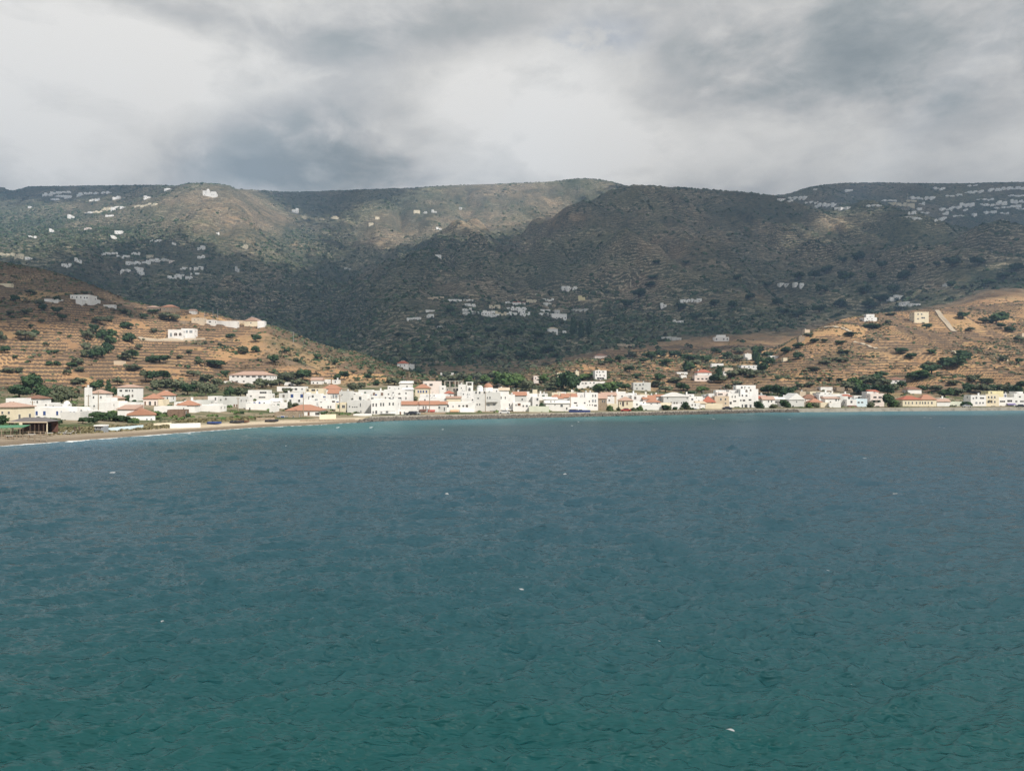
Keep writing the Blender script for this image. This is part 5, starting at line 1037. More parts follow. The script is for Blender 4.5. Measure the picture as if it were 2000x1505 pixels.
LM += [(1010, 600, 'the middle hamlet centre'), (1112, 562, 'the balconied house above the hamlet'), (1092, 622, 'the pillared white mansion'), (340, 525, 'the left hamlet centre'), (408, 376, 'the white hilltop monastery'), (110, 378, 'the top-left hamlet'),
       (1773, 385, 'the thin mast'), (1640, 400, 'the sunlit village at the saddle'), (1900, 398, 'the hill village ravine'), (1960, 368, 'the far skyline houses'), (1410, 659, 'the lone white box house'), (1550, 554, 'the twin ridge houses'), (576, 411, 'the lone house under the ridge'), (214, 410, 'the sunlit upper hamlet'), (30, 498, 'the cream houses at the left edge'), (1755, 580, 'the white terrace house behind the hill')]
for s_ in FAR:
    t = s_.split(); FH(*[float(v) for v in t[:4]], *(t[4:] or ['white']))
FH(1077, 1108, 612, 624, 'white', None, 'white pillared mansion with brown roof edge right of the middle hamlet', wn=5); FH(1084, 1094, 604, 612, 'grey')
FH(1072, 1090, 641, 652, 'white', 'beige', 'white house with pale hipped roof alone in the dark wood'); FH(1396, 1424, 653, 666, 'white', None, 'lone white box house at the edge of the dark wood', wn=4)
# monastery on the hilltop
X, Y, Z = hit(409, 384, 2000); u = Y / F
mo = link('monastery', None, None, (X, Y, Z))
link('wall', MB().box(-13 * u, 13 * u, 0, 14, -6, 7 * u).box(-13 * u, -8 * u, -.3, 8, -6, 12 * u).box(-6 * u, -1 * u, -.2, 9, -6, 13.5 * u).box(2 * u, 12 * u, -.25, 9, -6, 10 * u).me('wall', [WM['white']]), mo)
link('dome', MB().dome(-3.5 * u, 4, 13.5 * u, 2.3 * u).me('dome', [WM['white']], True), mo)
for wx in (-9, 5, 9): put(win_mesh('arch', 'dark'), 'window', mo, wx * u, -.33, 3 * u, 1.6, 1, 3)
tag(mo, 'white monastery block with turrets on the sunlit hilltop', 'monastery')
# mast
X, Y, Z = hit(1773, 393, 1500); bb = MB().cyl(0, 0, -3, 17 * Y / F, 1.0, .5, n=6)
tag(link('radio_mast', bb.me('radio_mast', [WM['grey']]), None, (X, Y, Z)), 'thin pale mast rising from the far right village', 'mast')

# ------------------------------------------------------------------ trees and bushes
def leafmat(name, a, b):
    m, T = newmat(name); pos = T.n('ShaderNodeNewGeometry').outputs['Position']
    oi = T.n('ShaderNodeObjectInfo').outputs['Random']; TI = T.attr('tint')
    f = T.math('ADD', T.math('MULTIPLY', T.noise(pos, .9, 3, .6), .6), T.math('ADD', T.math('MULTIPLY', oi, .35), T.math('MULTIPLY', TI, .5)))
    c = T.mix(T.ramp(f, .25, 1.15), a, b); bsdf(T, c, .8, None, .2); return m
L_dark = leafmat('leaves_dark', (.025, .050, .025), (.065, .11, .045)); L_olive = leafmat('leaves_olive', (.065, .080, .045), (.15, .165, .10)); L_mid = leafmat('leaves_green', (.045, .09, .03), (.13, .19, .065))
L_dry = leafmat('leaves_dry', (.11, .08, .05), (.20, .15, .09))
m_bark = flat('bark', (.14, .10, .075), .95)
def crown(seed, nl=420, shape='round', leaf=.16):
    r = np.random.default_rng(seed); nb = 9
    if shape == 'cypress': C0 = np.stack([r.normal(0, .03, 12), r.normal(0, .03, 12), np.linspace(.12, .95, 12)], 1); RR = np.array([.13, .17, .19, .20, .2, .19, .18, .16, .14, .11, .08, .05]) * 1.1
    else:
        a = r.uniform(0, 6.28, nb); rad = r.uniform(.12, .33, nb); C0 = np.stack([rad * np.cos(a), rad * np.sin(a), r.uniform(.33, .74, nb)], 1); RR = r.uniform(.17, .27, nb)
        C0[0] = (0, 0, .6); RR[0] = .3
    V = []; Q = []; tint = []
    k = r.integers(0, len(C0), nl); d = r.normal(size=(nl, 3)); d /= np.linalg.norm(d, axis=1)[:, None]
    c = C0[k] + d * RR[k][:, None] * r.uniform(.72, 1.06, nl)[:, None] * (np.array([1, 1, .85]) if shape != 'cypress' else 1)
    n = d + r.normal(0, .45, (nl, 3)); n /= np.linalg.norm(n, axis=1)[:, None]
    t1 = np.cross(n, [0, 0, 1.0]) + 1e-4; t1 /= np.linalg.norm(t1, axis=1)[:, None]; t2 = np.cross(n, t1)
    s = (leaf * r.uniform(.5, 1.1, nl))[:, None] * (.5 if shape == 'cypress' else .62)
    P = np.stack([c - t1 * s, c - t2 * s * .8, c + t1 * s, c + t2 * s * .8], 1).reshape(-1, 3)
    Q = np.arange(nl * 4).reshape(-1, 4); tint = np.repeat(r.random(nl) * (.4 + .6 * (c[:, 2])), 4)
    # an inner lumpy core keeps the crown from being see-through
    cv, cq = [], []; base = len(P)
    for (cx, rr) in zip(C0, RR):
        m = 6; ring = [(cx[0], cx[1], cx[2] - rr * .7)]
        for j in (-.35, .35):
            for i in range(m): ring.append((cx[0] + rr * .68 * math.cos(i * 1.047), cx[1] + rr * .68 * math.sin(i * 1.047), cx[2] + j * rr))
        ring.append((cx[0], cx[1], cx[2] + rr * .7)); b0 = base + len(cv)
        for i in range(m):
            j = (i + 1) % m
            cq += [(b0, b0 + 1 + j, b0 + 1 + i, b0), (b0 + 1 + i, b0 + 1 + j, b0 + 7 + j, b0 + 7 + i), (b0 + 7 + i, b0 + 7 + j, b0 + 13, b0 + 13)]
        cv += ring
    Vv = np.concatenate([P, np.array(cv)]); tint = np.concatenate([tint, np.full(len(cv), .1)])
    F_ = [tuple(q) for q in Q] + [q[:3] if q[3] == q[0] or q[3] == q[2] else q for q in cq]
    return Vv, F_, tint
def crown_mesh(seed, mat, **k):
    V, F_, t = crown(seed, **k); me = mesh('crown', V, F_, [mat]); at = me.attributes.new('tint', 'FLOAT', 'POINT'); at.data.foreach_set('value', t.astype(np.float32)); return me
def trunk_mesh(h=.42, limbs=3, seed=0):
    r = random.Random(seed); b = MB().cyl(0, 0, -.12, h, .045, .028, n=7, m=0, dx=.02)
    for i in range(limbs):
        a = i * 2.1 + r.random(); b.cyl(.02, 0, h - .06, h + .2, .022, .010, n=5, dx=.18 * math.cos(a), dy=.18 * math.sin(a))
    return b.me('trunk', [m_bark])
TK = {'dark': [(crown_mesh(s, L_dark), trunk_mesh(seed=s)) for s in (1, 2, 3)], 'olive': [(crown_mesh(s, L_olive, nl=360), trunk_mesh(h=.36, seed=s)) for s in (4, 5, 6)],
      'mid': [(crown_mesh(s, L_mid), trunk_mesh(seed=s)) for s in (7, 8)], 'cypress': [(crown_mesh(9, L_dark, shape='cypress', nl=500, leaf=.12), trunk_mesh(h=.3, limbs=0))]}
# palm: curved trunk and drooping fronds
pb = MB()
pv_ = []; pf = []
for i in range(15):
    a = i * 2.4; el_ = .5 - .06 * i
    L_ = []
    for s_ in range(6):
        t_ = s_ / 5; rr_ = t_ * .42; z_ = .82 + math.sin(el_ + .3) * rr_ - 1.1 * t_ * t_ * .32
        for sg in (-1, 1): L_.append((rr_ * math.cos(a) + sg * .045 * math.sin(a) * (1 - t_ * .8), rr_ * math.sin(a) - sg * .045 * math.cos(a) * (1 - t_ * .8), z_ - .02 * abs(sg)))
    b0 = len(pv_); pv_ += L_; pf += [(b0 + 2 * k, b0 + 2 * k + 1, b0 + 2 * k + 3, b0 + 2 * k + 2) for k in range(5)]
TK['palm'] = [(mesh('crown', pv_, pf, [L_mid]), MB().cyl(0, 0, -.1, .83, .035, .022, n=7, dx=.0).me('trunk', [m_bark]))]
tr = random.Random(3)
NAMES = {'dark': ('tree', 'dark round tree'), 'olive': ('olive_tree', 'grey-green olive tree'), 'mid': ('tree', 'bright green tree'), 'cypress': ('cypress_tree', 'slim dark cypress'), 'palm': ('palm_tree', 'palm tree')}
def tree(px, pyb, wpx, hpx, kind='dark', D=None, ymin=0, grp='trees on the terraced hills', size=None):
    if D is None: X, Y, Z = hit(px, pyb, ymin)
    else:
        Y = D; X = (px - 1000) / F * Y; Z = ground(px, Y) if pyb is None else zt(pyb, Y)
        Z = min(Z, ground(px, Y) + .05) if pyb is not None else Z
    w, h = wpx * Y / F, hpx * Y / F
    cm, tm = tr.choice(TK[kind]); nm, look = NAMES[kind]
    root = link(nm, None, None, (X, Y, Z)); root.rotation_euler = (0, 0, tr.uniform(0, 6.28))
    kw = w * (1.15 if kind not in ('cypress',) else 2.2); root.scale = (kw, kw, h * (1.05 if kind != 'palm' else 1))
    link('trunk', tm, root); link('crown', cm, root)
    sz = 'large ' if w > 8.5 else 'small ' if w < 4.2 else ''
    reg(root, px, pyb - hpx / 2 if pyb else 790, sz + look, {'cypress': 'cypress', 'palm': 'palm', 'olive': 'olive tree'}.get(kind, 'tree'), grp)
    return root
NEAR_T = """77 598 18 14;83 606 16 12;52 613 20 10;112 612 20 12;80 630 12 8;122 624 20 10;50 662 34 16;70 656 14 12;171 664 20 20;178 652 14 12;185 648 18 14;200 662 24 18;215 676 24 20;218 662 18 18;195 632 26 14;213 628 16 12;248 640 26 12;253 668 26 18;182 700 22 18;150 712 22 14;165 698 18 16;170 686 18 18;188 692 22 18;200 700 20 20;212 690 22 20;243 702 26 16;258 700 26 16;140 720 20 12;156 726 16 11;130 731 16 10;97 714 14 9;112 714 14 9;36 728 15 11;15 728 26 10;0 668 22 22;10 690 18 14;312 708 38 14;262 721 34 9;292 706 16 10;390 712 18 12;422 717 44 13;476 690 24 14;498 688 18 12;500 668 20 14;535 710 24 16;330 625 36 14;300 612 22 8;450 660 18 9;560 690 14 9;580 706 14 8;620 700 16 9;655 712 13 9;672 740 18 15;718 742 14 12;724 734 12 12;690 728 9 6;786 736 15 10;815 731 20 13;870 737 18 12;845 733 16 10;640 722 10 6;350 700 12 8;370 690 12 8;400 672 10 7;430 676 12 7;270 682 14 10;90 675 12 8;30 700 10 7;110 690 10 7;60 640 10 7;20 615 14 9;30 588 18 12;60 575 18 10;110 588 16 9;240 612 16 9;280 622 16 9;300 650 14 9;165 575 14 7""".split(';')
for s_ in NEAR_T:
    a = [float(v) for v in s_.split()]; tree(a[0], a[1], a[2], a[3] * 1.15, tr.choice(['olive', 'olive', 'dark', 'dark']))
BASE_T = """38 776 44 30;62 770 40 42 dark;85 778 26 34;106 790 34 38 olive;120 775 26 30 olive;140 780 22 22 olive;155 750 28 14;187 764 24 20;195 760 14 20 dark;212 772 11 32 cypress;222 776 14 24;230 752 18 18;270 775 16 24;285 742 22 22;298 745 24 22;318 742 30 20;305 762 30 24 olive;328 758 26 22 olive;345 764 34 26 olive;366 770 30 24;385 764 26 24 olive;402 772 26 28;415 766 24 20;424 752 22 16 olive;400 744 26 16 olive;378 735 26 14 olive;440 734 16 12;450 772 24 18 dark;470 774 26 22 olive;486 760 16 14 olive;512 757 28 20;530 736 26 14 olive;548 742 26 16 olive;563 741 30 18;592 744 34 24 dark;530 756 26 16 olive;546 752 26 14 olive;580 754 28 16 olive;560 766 22 10;532 774 22 12;658 742 14 14;690 764 22 20;706 758 16 14 olive;735 752 14 10;770 752 30 18 olive;808 782 15 14;850 768 24 14;868 762 20 12;840 765 16 12;905 758 12 14 olive;928 752 12 12""".split(';')
for s_ in BASE_T:
    a = s_.split(); k = a[4] if len(a) > 4 else tr.choice(['dark', 'olive']); f_ = [float(v) for v in a[:4]]
    D_ = min(float(np.interp(f_[0], FT[0], FT[1])) + 6, 900); gz = ground(f_[0], D_); pyb_ = HOR - (gz - CAMZ) / D_ * F
    if f_[1] < pyb_: tree(*f_, k, ymin=D_ - 40)
    else: tree(f_[0], f_[1], f_[2], f_[3], k, D=min(D_, max(shore(f_[0]) + 40, CAMZ and D_ - (f_[1] - pyb_) * 3)))
RIGHT_T = """862 752 22 18 olive;880 748 24 18 olive;900 744 22 16 olive;915 752 24 20 mid;930 742 22 16 olive;948 748 24 18 mid;965 740 24 16 olive;975 756 34 34 mid;992 760 36 36 mid;1010 758 34 32 mid;1028 764 26 26 olive;1048 764 20 14 olive;1060 748 26 20 mid;1072 762 24 18 olive;1085 752 20 18 olive;1100 762 30 36 dark;1118 764 34 42 dark;1108 745 24 18 dark;1140 742 26 14 mid;1155 738 20 12 mid;1168 768 34 22 mid;1190 768 34 26 mid;1206 762 24 18;1222 762 20 14;1210 706 22 12;1232 698 22 14;1190 708 20 10;1176 712 22 10;1270 702 30 16;1290 700 26 18;1300 712 26 12;1256 708 20 10;1280 755 30 14 olive;1300 765 28 14 olive;1318 748 26 14 olive;1335 762 26 16;1290 742 24 14;1340 724 14 20 cypress;1348 728 18 22;1356 716 26 16;1405 742 16 28 cypress;1396 748 22 20;1412 746 20 16 olive;1430 736 26 14 olive;1450 732 26 14 olive;1470 736 26 16 olive;1490 728 24 22 dark;1480 712 12 26 cypress;1474 704 12 24 cypress;1500 716 30 20;1440 706 26 16;1420 700 24 14;1380 708 24 16;1355 704 26 12;1500 770 30 20;1518 774 30 24;1535 775 28 20;1370 766 30 14 mid;1350 772 26 10;1420 762 18 14;1545 768 24 14;1440 752 24 10 olive;1300 778 18 10;1560 760 20 14 olive;1580 756 20 12 olive;1655 762 26 20;1670 757 30 22 mid;1690 752 32 22;1710 750 30 22;1726 756 28 20;1680 770 34 22 dark;1705 770 34 20 dark;1733 774 26 24 dark;1745 766 22 20;1735 795 26 28 dark;1745 798 24 22 mid;1720 738 26 14;1760 756 20 14;1800 738 40 18 mid;1820 730 36 20;1785 742 30 16;1850 722 30 26;1868 716 36 24 dark;1885 706 30 20;1880 696 26 14;1815 716 24 12 olive;1840 712 20 12 olive;1895 765 30 18;1870 772 30 16;1845 774 28 16;1828 764 26 14 olive;1920 768 34 20;1945 765 24 16;1965 768 26 20;1985 775 26 24;1995 760 22 18;1900 745 26 16 olive;1930 750 26 14 olive;1860 752 24 12 olive;1800 765 24 14;1946 632 36 24;1920 630 20 12;1880 622 24 14;1760 605 24 8;1740 616 20 7;1700 640 40 8;1735 632 14 9;1810 640 20 9;1895 646 16 9;1975 648 20 12;1955 640 16 10;1990 668 18 14;1650 690 22 9 olive;1640 672 18 8;1610 668 14 8;1700 668 14 9;1580 656 18 8;1660 655 26 8;1560 700 22 14;1560 680 24 12;1535 690 22 14;1610 712 22 10 olive;1640 706 30 10 olive;1590 724 26 10 olive;1760 690 26 12;1780 700 20 12;1960 705 16 14;1990 710 16 12;1820 690 18 9;1600 742 14 7;1620 742 14 7;1640 744 14 7;1560 742 14 7;1580 742 12 7;1540 742 12 7;1520 742 12 7;1230 725 20 12;1245 738 16 10;1340 704 30 14;1318 698 26 14;1590 668 20 8;1480 690 24 16;1500 700 24 14;1445 690 24 14;1400 690 20 12""".split(';')
for s_ in RIGHT_T:
    a = s_.split(); k = a[4] if len(a) > 4 else tr.choice(['dark', 'dark', 'olive']); f_ = [float(v) for v in a[:4]]
    if f_[1] > 776: tree(*f_, k, D=float(shore(f_[0])) + 14)
    else: tree(*f_, k, ymin=min(float(np.interp(f_[0], FT[0], FT[1])) - 60, 430))
TOWN_T = """6 817 22 13 mid 1.42;22 816 18 11 olive 1.4;33 817 12 9 mid 1.4;1057 802 12 15 dark .6;1064 802 9 11 dark .5;1192 807 17 15 mid .4;1208 804 8 9 olive .5;1238 805 12 9 olive .5;1248 806 14 12 mid .45;1298 805 10 14 olive .4;1305 806 12 13 olive .4;1318 805 12 10 dark .4;1330 805 10 10 olive .4;1338 803 13 17 dark .5;1345 805 10 14 olive .45;1350 804 9 8 dark .4;1484 801 19 16 dark .35;1530 800 14 18 dark .5;1540 801 12 16 dark .5;1562 800 14 6 mid .4;1580 799 18 12 mid .45;1592 799 14 12 olive .45;1700 799 14 14 olive .4;1755 800 10 14 olive .5;1885 797 16 12 dark .6;1893 797 12 12 mid .6;1510 799 16 10 olive .35;625 812 12 10 palm .8;632 813 10 10 dark .7;576 796 20 14 brown 2.6;567 793 12 16 brown 2.7;585 789 10 8 brown 3;461 810 14 8 mid 2.2;472 811 10 7 dark 2.2;366 816 14 8 dark 2.0;370 794 30 12 mid 3.5;350 796 26 11 mid 3.4;332 796 22 12 mid 3.4;308 812 20 9 mid 2.5;318 818 20 10 mid 2.3;326 812 14 8 olive 2.4;336 812 14 8 mid 2.5;48 815 26 18 dark 2.4;58 816 14 16 dark 2.4;36 812 16 14 dark 2.6;0 834 22 22 dark 1.4;12 830 20 16 mid 1.5;110 826 18 12 dark 1.5;116 824 12 9 dark 1.5;160 800 20 10 dark 3;170 808 26 12 dark 2.6;185 812 26 13 dark 2.3;200 817 28 14 dark 2;215 821 26 14 dark 1.8;232 824 26 12 dark 1.7;246 826 22 12 dark 1.5;162 826 18 10 dark 1.6;172 828 22 12 dark 1.5;184 828 20 12 dark 1.6;256 829 12 9 dark 1.3;264 831 12 9 dark 1.2;166 795 30 9 mid 4.0;190 800 28 6 mid 3.4;210 800 28 6 mid 3.2;232 803 24 6 mid 3;246 778 14 14 dark 5.8;262 786 10 8 dark 5.5;162 786 12 8 mid 4.2;988 768 14 6 olive 4;880 781 16 5 olive 2.8;932 770 10 6 olive 2.9;868 776 14 7 olive 3.1;844 779 12 5 dark 2.9;768 758 20 12 olive 4.8;725 768 12 6 olive 5""".split(';')
for s_ in TOWN_T:
    a = s_.split(); f_ = [float(v) for v in a[:4]]; k = a[4]; D_ = float(shore(f_[0])) + 9 + 16.5 * float(a[5])
    if k == 'brown': k = 'olive'
    tree(f_[0], f_[1], f_[2], f_[3] * 1.2, k, D=D_, grp='trees and garden shrubs among the town houses')

MTN_T = [(1645, 514, 14, 12), (1677, 512, 24, 18), (1722, 524, 16, 14), (1615, 534, 20, 14), (1650, 552, 30, 20), (1701, 548, 16, 14), (1765, 545, 22, 16), (1688, 574, 20, 16), (1745, 572, 20, 14), (1780, 526, 14, 9), (1830, 520, 14, 9), (1860, 520, 30, 16), (1912, 516, 24, 14),
         (1857, 562, 16, 12), (1610, 570, 16, 12), (1590, 545, 22, 14), (1560, 545, 26, 12), (1520, 596, 18, 12), (1395, 598, 20, 12), (1430, 600, 18, 12), (1360, 625, 22, 14), (1395, 625, 22, 16), (1330, 605, 20, 12), (1270, 560, 20, 9), (1275, 545, 16, 8), (1340, 515, 12, 6), (1282, 515, 14, 7),
         (1248, 580, 26, 14), (1225, 600, 24, 14), (1440, 545, 16, 9), (1465, 585, 18, 11), (1500, 560, 16, 9), (1640, 600, 24, 14), (1600, 610, 24, 14), (1560, 620, 24, 14), (1530, 615, 18, 12), (1720, 590, 26, 14), (1700, 600, 24, 12), (1930, 560, 24, 14), (1960, 545, 22, 12), (1985, 530, 24, 14),
         (1000, 655, 22, 12), (960, 650, 22, 12), (1050, 662, 22, 14), (900, 665, 22, 12), (1120, 655, 14, 30), (1135, 660, 12, 28), (1150, 655, 12, 26), (880, 610, 16, 9), (1070, 690, 24, 14), (1020, 700, 24, 14), (960, 705, 24, 12), (900, 700, 22, 12), (840, 690, 22, 12), (780, 660, 20, 10)]
for (a, b_, c_, d_) in MTN_T: tree(a, b_, c_ * 1.1, d_ * 1.2, 'cypress' if d_ > 20 else 'dark', ymin=900, grp='large trees on the shaded mountain')
# scrub: uncountable bushes, one mass per hillside
def bush_template(seed, n=13):
    r = np.random.default_rng(seed); d = r.normal(size=(n, 3)); d[:, 2] = np.abs(d[:, 2]) * .9; d /= np.linalg.norm(d, axis=1)[:, None]
    c = d * .38 * np.array([1, 1, .85]); nrm = d + r.normal(0, .35, (n, 3)); nrm /= np.linalg.norm(nrm, axis=1)[:, None]
    t1 = np.cross(nrm, [0, 0, 1.0]) + 1e-3; t1 /= np.linalg.norm(t1, axis=1)[:, None]; t2 = np.cross(nrm, t1); s = r.uniform(.2, .36, n)[:, None]
    P = np.stack([c - t1 * s, c - t2 * s, c + t1 * s, c + t2 * s], 1)
    return P.reshape(-1, 3), np.repeat(r.random(n), 4)
BT = [bush_template(s) for s in range(6)]
gi = lambda A, px, Y: A[np.clip(np.interp(Y, YR, np.arange(NR)).astype(int), 0, NR - 2), np.clip(((px - PXS[0]) / 2.5).astype(int), 0, NC - 2)]
def scatter(name, label, N, ylo, yhi, smin, smax, dens, mats, seed, flatn=.75):
    r = np.random.default_rng(seed); px = r.uniform(-420, 2420, N); lo, hi = ylo(px), yhi(px)
    Y = np.sqrt(r.uniform(0, 1, N) * (hi ** 2 - lo ** 2) + lo ** 2)
    a = np.clip(np.interp(Y, YR, np.arange(NR)).astype(int), 0, NR - 2); b = np.clip(((px - PXS[0]) / 2.5).astype(int), 0, NC - 2)
    vis = np.minimum.accumulate(PROJ[:, :], 0)
    ok = (r.random(N) < dens(px, Y, a, b)) & (PROJ[a, b] < vis[a, b] + 14)
    px, Y, a, b = px[ok], Y[ok], a[ok], b[ok]; n = len(px)
    X = (px - 1000) / F * Y; Z = ZZ[a, b]; S = smin + (smax - smin) * r.random(n) ** 2.2; ang = r.uniform(0, 6.28, n)
    Vs = []; Ts = []
    for k in range(len(BT)):
        m = np.nonzero(np.arange(n) % len(BT) == k)[0]; P, t = BT[k]; ca, sa = np.cos(ang[m]), np.sin(ang[m])
        q = np.empty((len(m), len(P), 3)); q[..., 0] = (P[:, 0] * ca[:, None] - P[:, 1] * sa[:, None]) * S[m][:, None] + X[m][:, None]
        q[..., 1] = (P[:, 0] * sa[:, None] + P[:, 1] * ca[:, None]) * S[m][:, None] + Y[m][:, None]; q[..., 2] = P[:, 2] * S[m][:, None] * flatn + Z[m][:, None] + S[m][:, None] * .02
        Vs.append(q.reshape(-1, 3)); Ts.append((t[None, :] * .5 + r.random(len(m))[:, None] * .7).ravel())
    V = np.concatenate(Vs); t = np.concatenate(Ts); Q = np.arange(len(V)).reshape(-1, 4)
    mi = (np.repeat(r.random(len(Q) // 13 + 1), 13)[:len(Q)] * len(mats) * .999).astype(int)
    me = np_mesh(name, V, Q, mats, mi, True, dict(tint=t)); tag(link(name, me), label, 'scrub', kind='stuff'); print(name, n)
scrubn = fbm(XX / 30, YY / 30, 4, 611); scrub2 = fbm(XX / 130, YY / 130, 3, 621)
scatter('hillside_scrub', 'low dark bushes dotted over the golden terraces', 170000, lambda p: np.interp(p, PX, y1) + 3, lambda p: np.interp(p, PX, y3) + 20, .6, 3.6,
        lambda p, Y, a, b: np.clip(.05 + .9 * green[a, b] ** 2 + .75 * sst(scrubn[a, b] + .5 * scrub2[a, b], .16, .5), 0, 1) * (1 - .93 * wall_a[a, b] * 0), [L_olive, L_dark, L_dry], 31)
scatter('mountain_scrub', 'dense dark trees and maquis over the mountain valley', 330000, lambda p: np.interp(p, PX, y3) + 10, lambda p: np.interp(p, PX, y7) + 10, 2.6, 12.0,
        lambda p, Y, a, b: np.clip(.05 + .95 * green[a, b] ** 1.3 + .5 * sst(scrubn[a, b] + scrub2[a, b], .1, .7) - .6 * gold_and_sun[a, b], 0, 1) * np.clip(1.25 - .5 * sst(Y, 1700, 3200), 0, 1), [L_olive, L_dark], 32)

scatter('garden_scrub', 'dry bushes and garden greenery between the beach and the houses', 5200, lambda p: shore(p) + np.where(p < 720, 22, 14), lambda p: np.interp(p, PX, y1) + 6, .7, 2.6,
        lambda p, Y, a, b: np.clip(np.where(p < 560, .55, .3) + scrubn[a, b], 0, 1), [L_olive, L_mid], 33)

# ------------------------------------------------------------------ shore: quay, boulders, beach walls, restaurant, kiosk, poles, cars
def strip(name, label, cat, pxs, off0, off1, zb, zt_, mat, kind=None):
    n = len(pxs); V = []; Fc = []
    for p in pxs:
        s_ = float(shore(p))
        for (of, z) in ((off0, zb), (off0, zt_), (off1, zt_), (off1, zb)):
            Y = s_ + of; V.append(((p - 1000) / F * Y, Y, z))
    for i in range(n - 1):
        a, b = 4 * i, 4 * i + 4
        Fc += [(a, b, b + 1, a + 1), (a + 1, b + 1, b + 2, a + 2), (a + 2, b + 2, b + 3, a + 3)]
    Fc += [(0, 1, 2, 3), (4 * n - 1, 4 * n - 2, 4 * n - 3, 4 * n - 4)]
    return tag(link(name, mesh(name, V, Fc, [mat])), label, cat, kind=kind)
m_quay = wallmat('quay_concrete', (.36, .33, .28), .25, .5); m_rock, T = newmat('wet_boulders'); pos = T.n('ShaderNodeNewGeometry').outputs['Position']
bsdf(T, T.mix(T.noise(pos, 1.5, 4, .7), (.045, .04, .036), (.17, .15, .125)), .6, None, .4)
strip('quay', 'long low stone quay in front of the town houses', 'quay', np.arange(722, 2440, 14), -.4, 4.2, -1.6, 1.5, m_quay)
r = np.random.default_rng(8); V = []; Fq = []; nb = 2600; pxr = r.uniform(700, 1560, nb)
oct_ = np.array([(1, 0, 0), (0, 1, 0), (-1, 0, 0), (0, -1, 0), (0, 0, 1), (0, 0, -1), ]); of_ = [(0, 1, 4), (1, 2, 4), (2, 3, 4), (3, 0, 4), (1, 0, 5), (2, 1, 5), (3, 2, 5), (0, 3, 5)]
for p in pxr:
    k = r.random(); s_ = float(shore(p)) - .35 - k * 2.4; sz_ = r.uniform(.35, .95); q = oct_ * sz_ * r.uniform(.6, 1.2, (6, 3)) ; b0 = len(V)
    for v in q: V.append((v[0] + (p - 1000) / F * s_, v[1] + s_, v[2] * .7 + .95 - k * 1.05))
    Fq += [tuple(i + b0 for i in f) for f in of_]
tag(link('boulders', mesh('boulders', V, Fq, [m_rock])), 'dark wet boulders piled along the foot of the quay', 'boulders', kind='stuff')
def bwall(px0, px1, yb0, yb1, hpx, mat, label, name='garden_wall', th=.35):
    """a low wall between two photo points at ground rows yb0, yb1"""
    n = 5; V = []; Fc = []
    for i in range(n + 1):
        t = i / n; p = px0 + (px1 - px0) * t; y = yb0 + (yb1 - yb0) * t; X, Y, Z = hit(p, y, 0); h = hpx * Y / F
        for (dy, z) in ((0, -.6), (0, h), (th, h), (th, -.6)): V.append((X, Y + dy, Z + z))
    for i in range(n):
        a, b = 4 * i, 4 * i + 4; Fc += [(a, b, b + 1, a + 1), (a + 1, b + 1, b + 2, a + 2), (a + 2, b + 2, b + 3, a + 3)]
    Fc += [(0, 1, 2, 3), (4 * n + 3, 4 * n + 2, 4 * n + 1, 4 * n)]
    o = tag(link(name, mesh(name, V, Fc, [mat])), label, 'wall', 'garden and beach walls'); return o
bwall(208, 279, 842, 836, 7, WM['blue'], 'long bluish-white wall on the beach left of the orange-roofed gabled beach house')
bwall(332, 391, 835.5, 834, 9, WM['white'], 'bright white beach wall with one small dark slit')
bwall(300, 334, 832, 830, 6, WM['cream'], 'low cream wall joining the bright white beach wall')
bwall(624, 656, 818, 817, 9, WM['cream'], 'cream garden wall right of the red-roofed beach house')
bwall(586, 692, 822.5, 820.5, 3.2, WM['stone'], 'low brown stone wall along the top of the beach')
bwall(500, 536, 820, 819.5, 5, WM['stone'], 'reed and stone fence left of the brown beach building')
bwall(336, 410, 780.5, 779, 6, WM['stone'], 'long stone retaining wall behind the left houses')
bwall(820, 870, 808, 807, 3, WM['stone'], 'low stone quay wall under the pink tavern')
m_slate = flat('dark_roof_felt', (.16, .15, .15), .9)
# beach restaurant at the left edge
D = 183.0; zg = ground(50, D); rs = link('beach_restaurant', None, None, ((58 - 1000) / F * D, D, zg)); u = D / F
z_ = lambda py: zt(py, D) - zg
link('wall', MB().box(-38 * u, 32 * u, 4.6, 4.9, -.5, z_(824)).me('wall', [m_awn['brown']]), rs)
link('roof', MB().add([(-42 * u, -.5, z_(823)), (37 * u, -.5, z_(823)), (37 * u, 5.2, z_(823) + .1), (-42 * u, 5.2, z_(823) + .1), (-24 * u, 2.6, z_(815)), (14 * u, 2.6, z_(815))], [(0, 1, 5, 4), (1, 2, 5), (2, 3, 4, 5), (3, 0, 4), (3, 2, 1, 0)]).me('roof', [m_slate]), rs)
link('fascia', MB().box(-42 * u, 37 * u, -.62, -.5, z_(824.5), z_(822.3)).me('fascia', [WM['beige']]), rs)
for k, px in enumerate((26, 46, 60, 69, 77, 86, 93)):
    link('post', MB().box((px - 58) * u - .09, (px - 58) * u + .09, -.3, -.12, -.3, z_(824)).me('post', [m_darkwood if px != 93 else WM['cream']]), rs)
link('counter', MB().box(-30 * u, 10 * u, 1.4, 2.0, 0, 1.05).me('counter', [m_darkwood]), rs)
link('door', MB().box(14 * u, 20 * u, 4.45, 4.59, 0, 2.2).me('door', [m_dark]), rs)
tag(rs, 'beach restaurant with grey roof and dark red interior at the far left', 'restaurant')
D = 175.0; zg = ground(20, D); pg = link('pergola', None, None, ((16 - 1000) / F * D, D, zg)); u = D / F; z_ = lambda py: zt(py, D) - zg
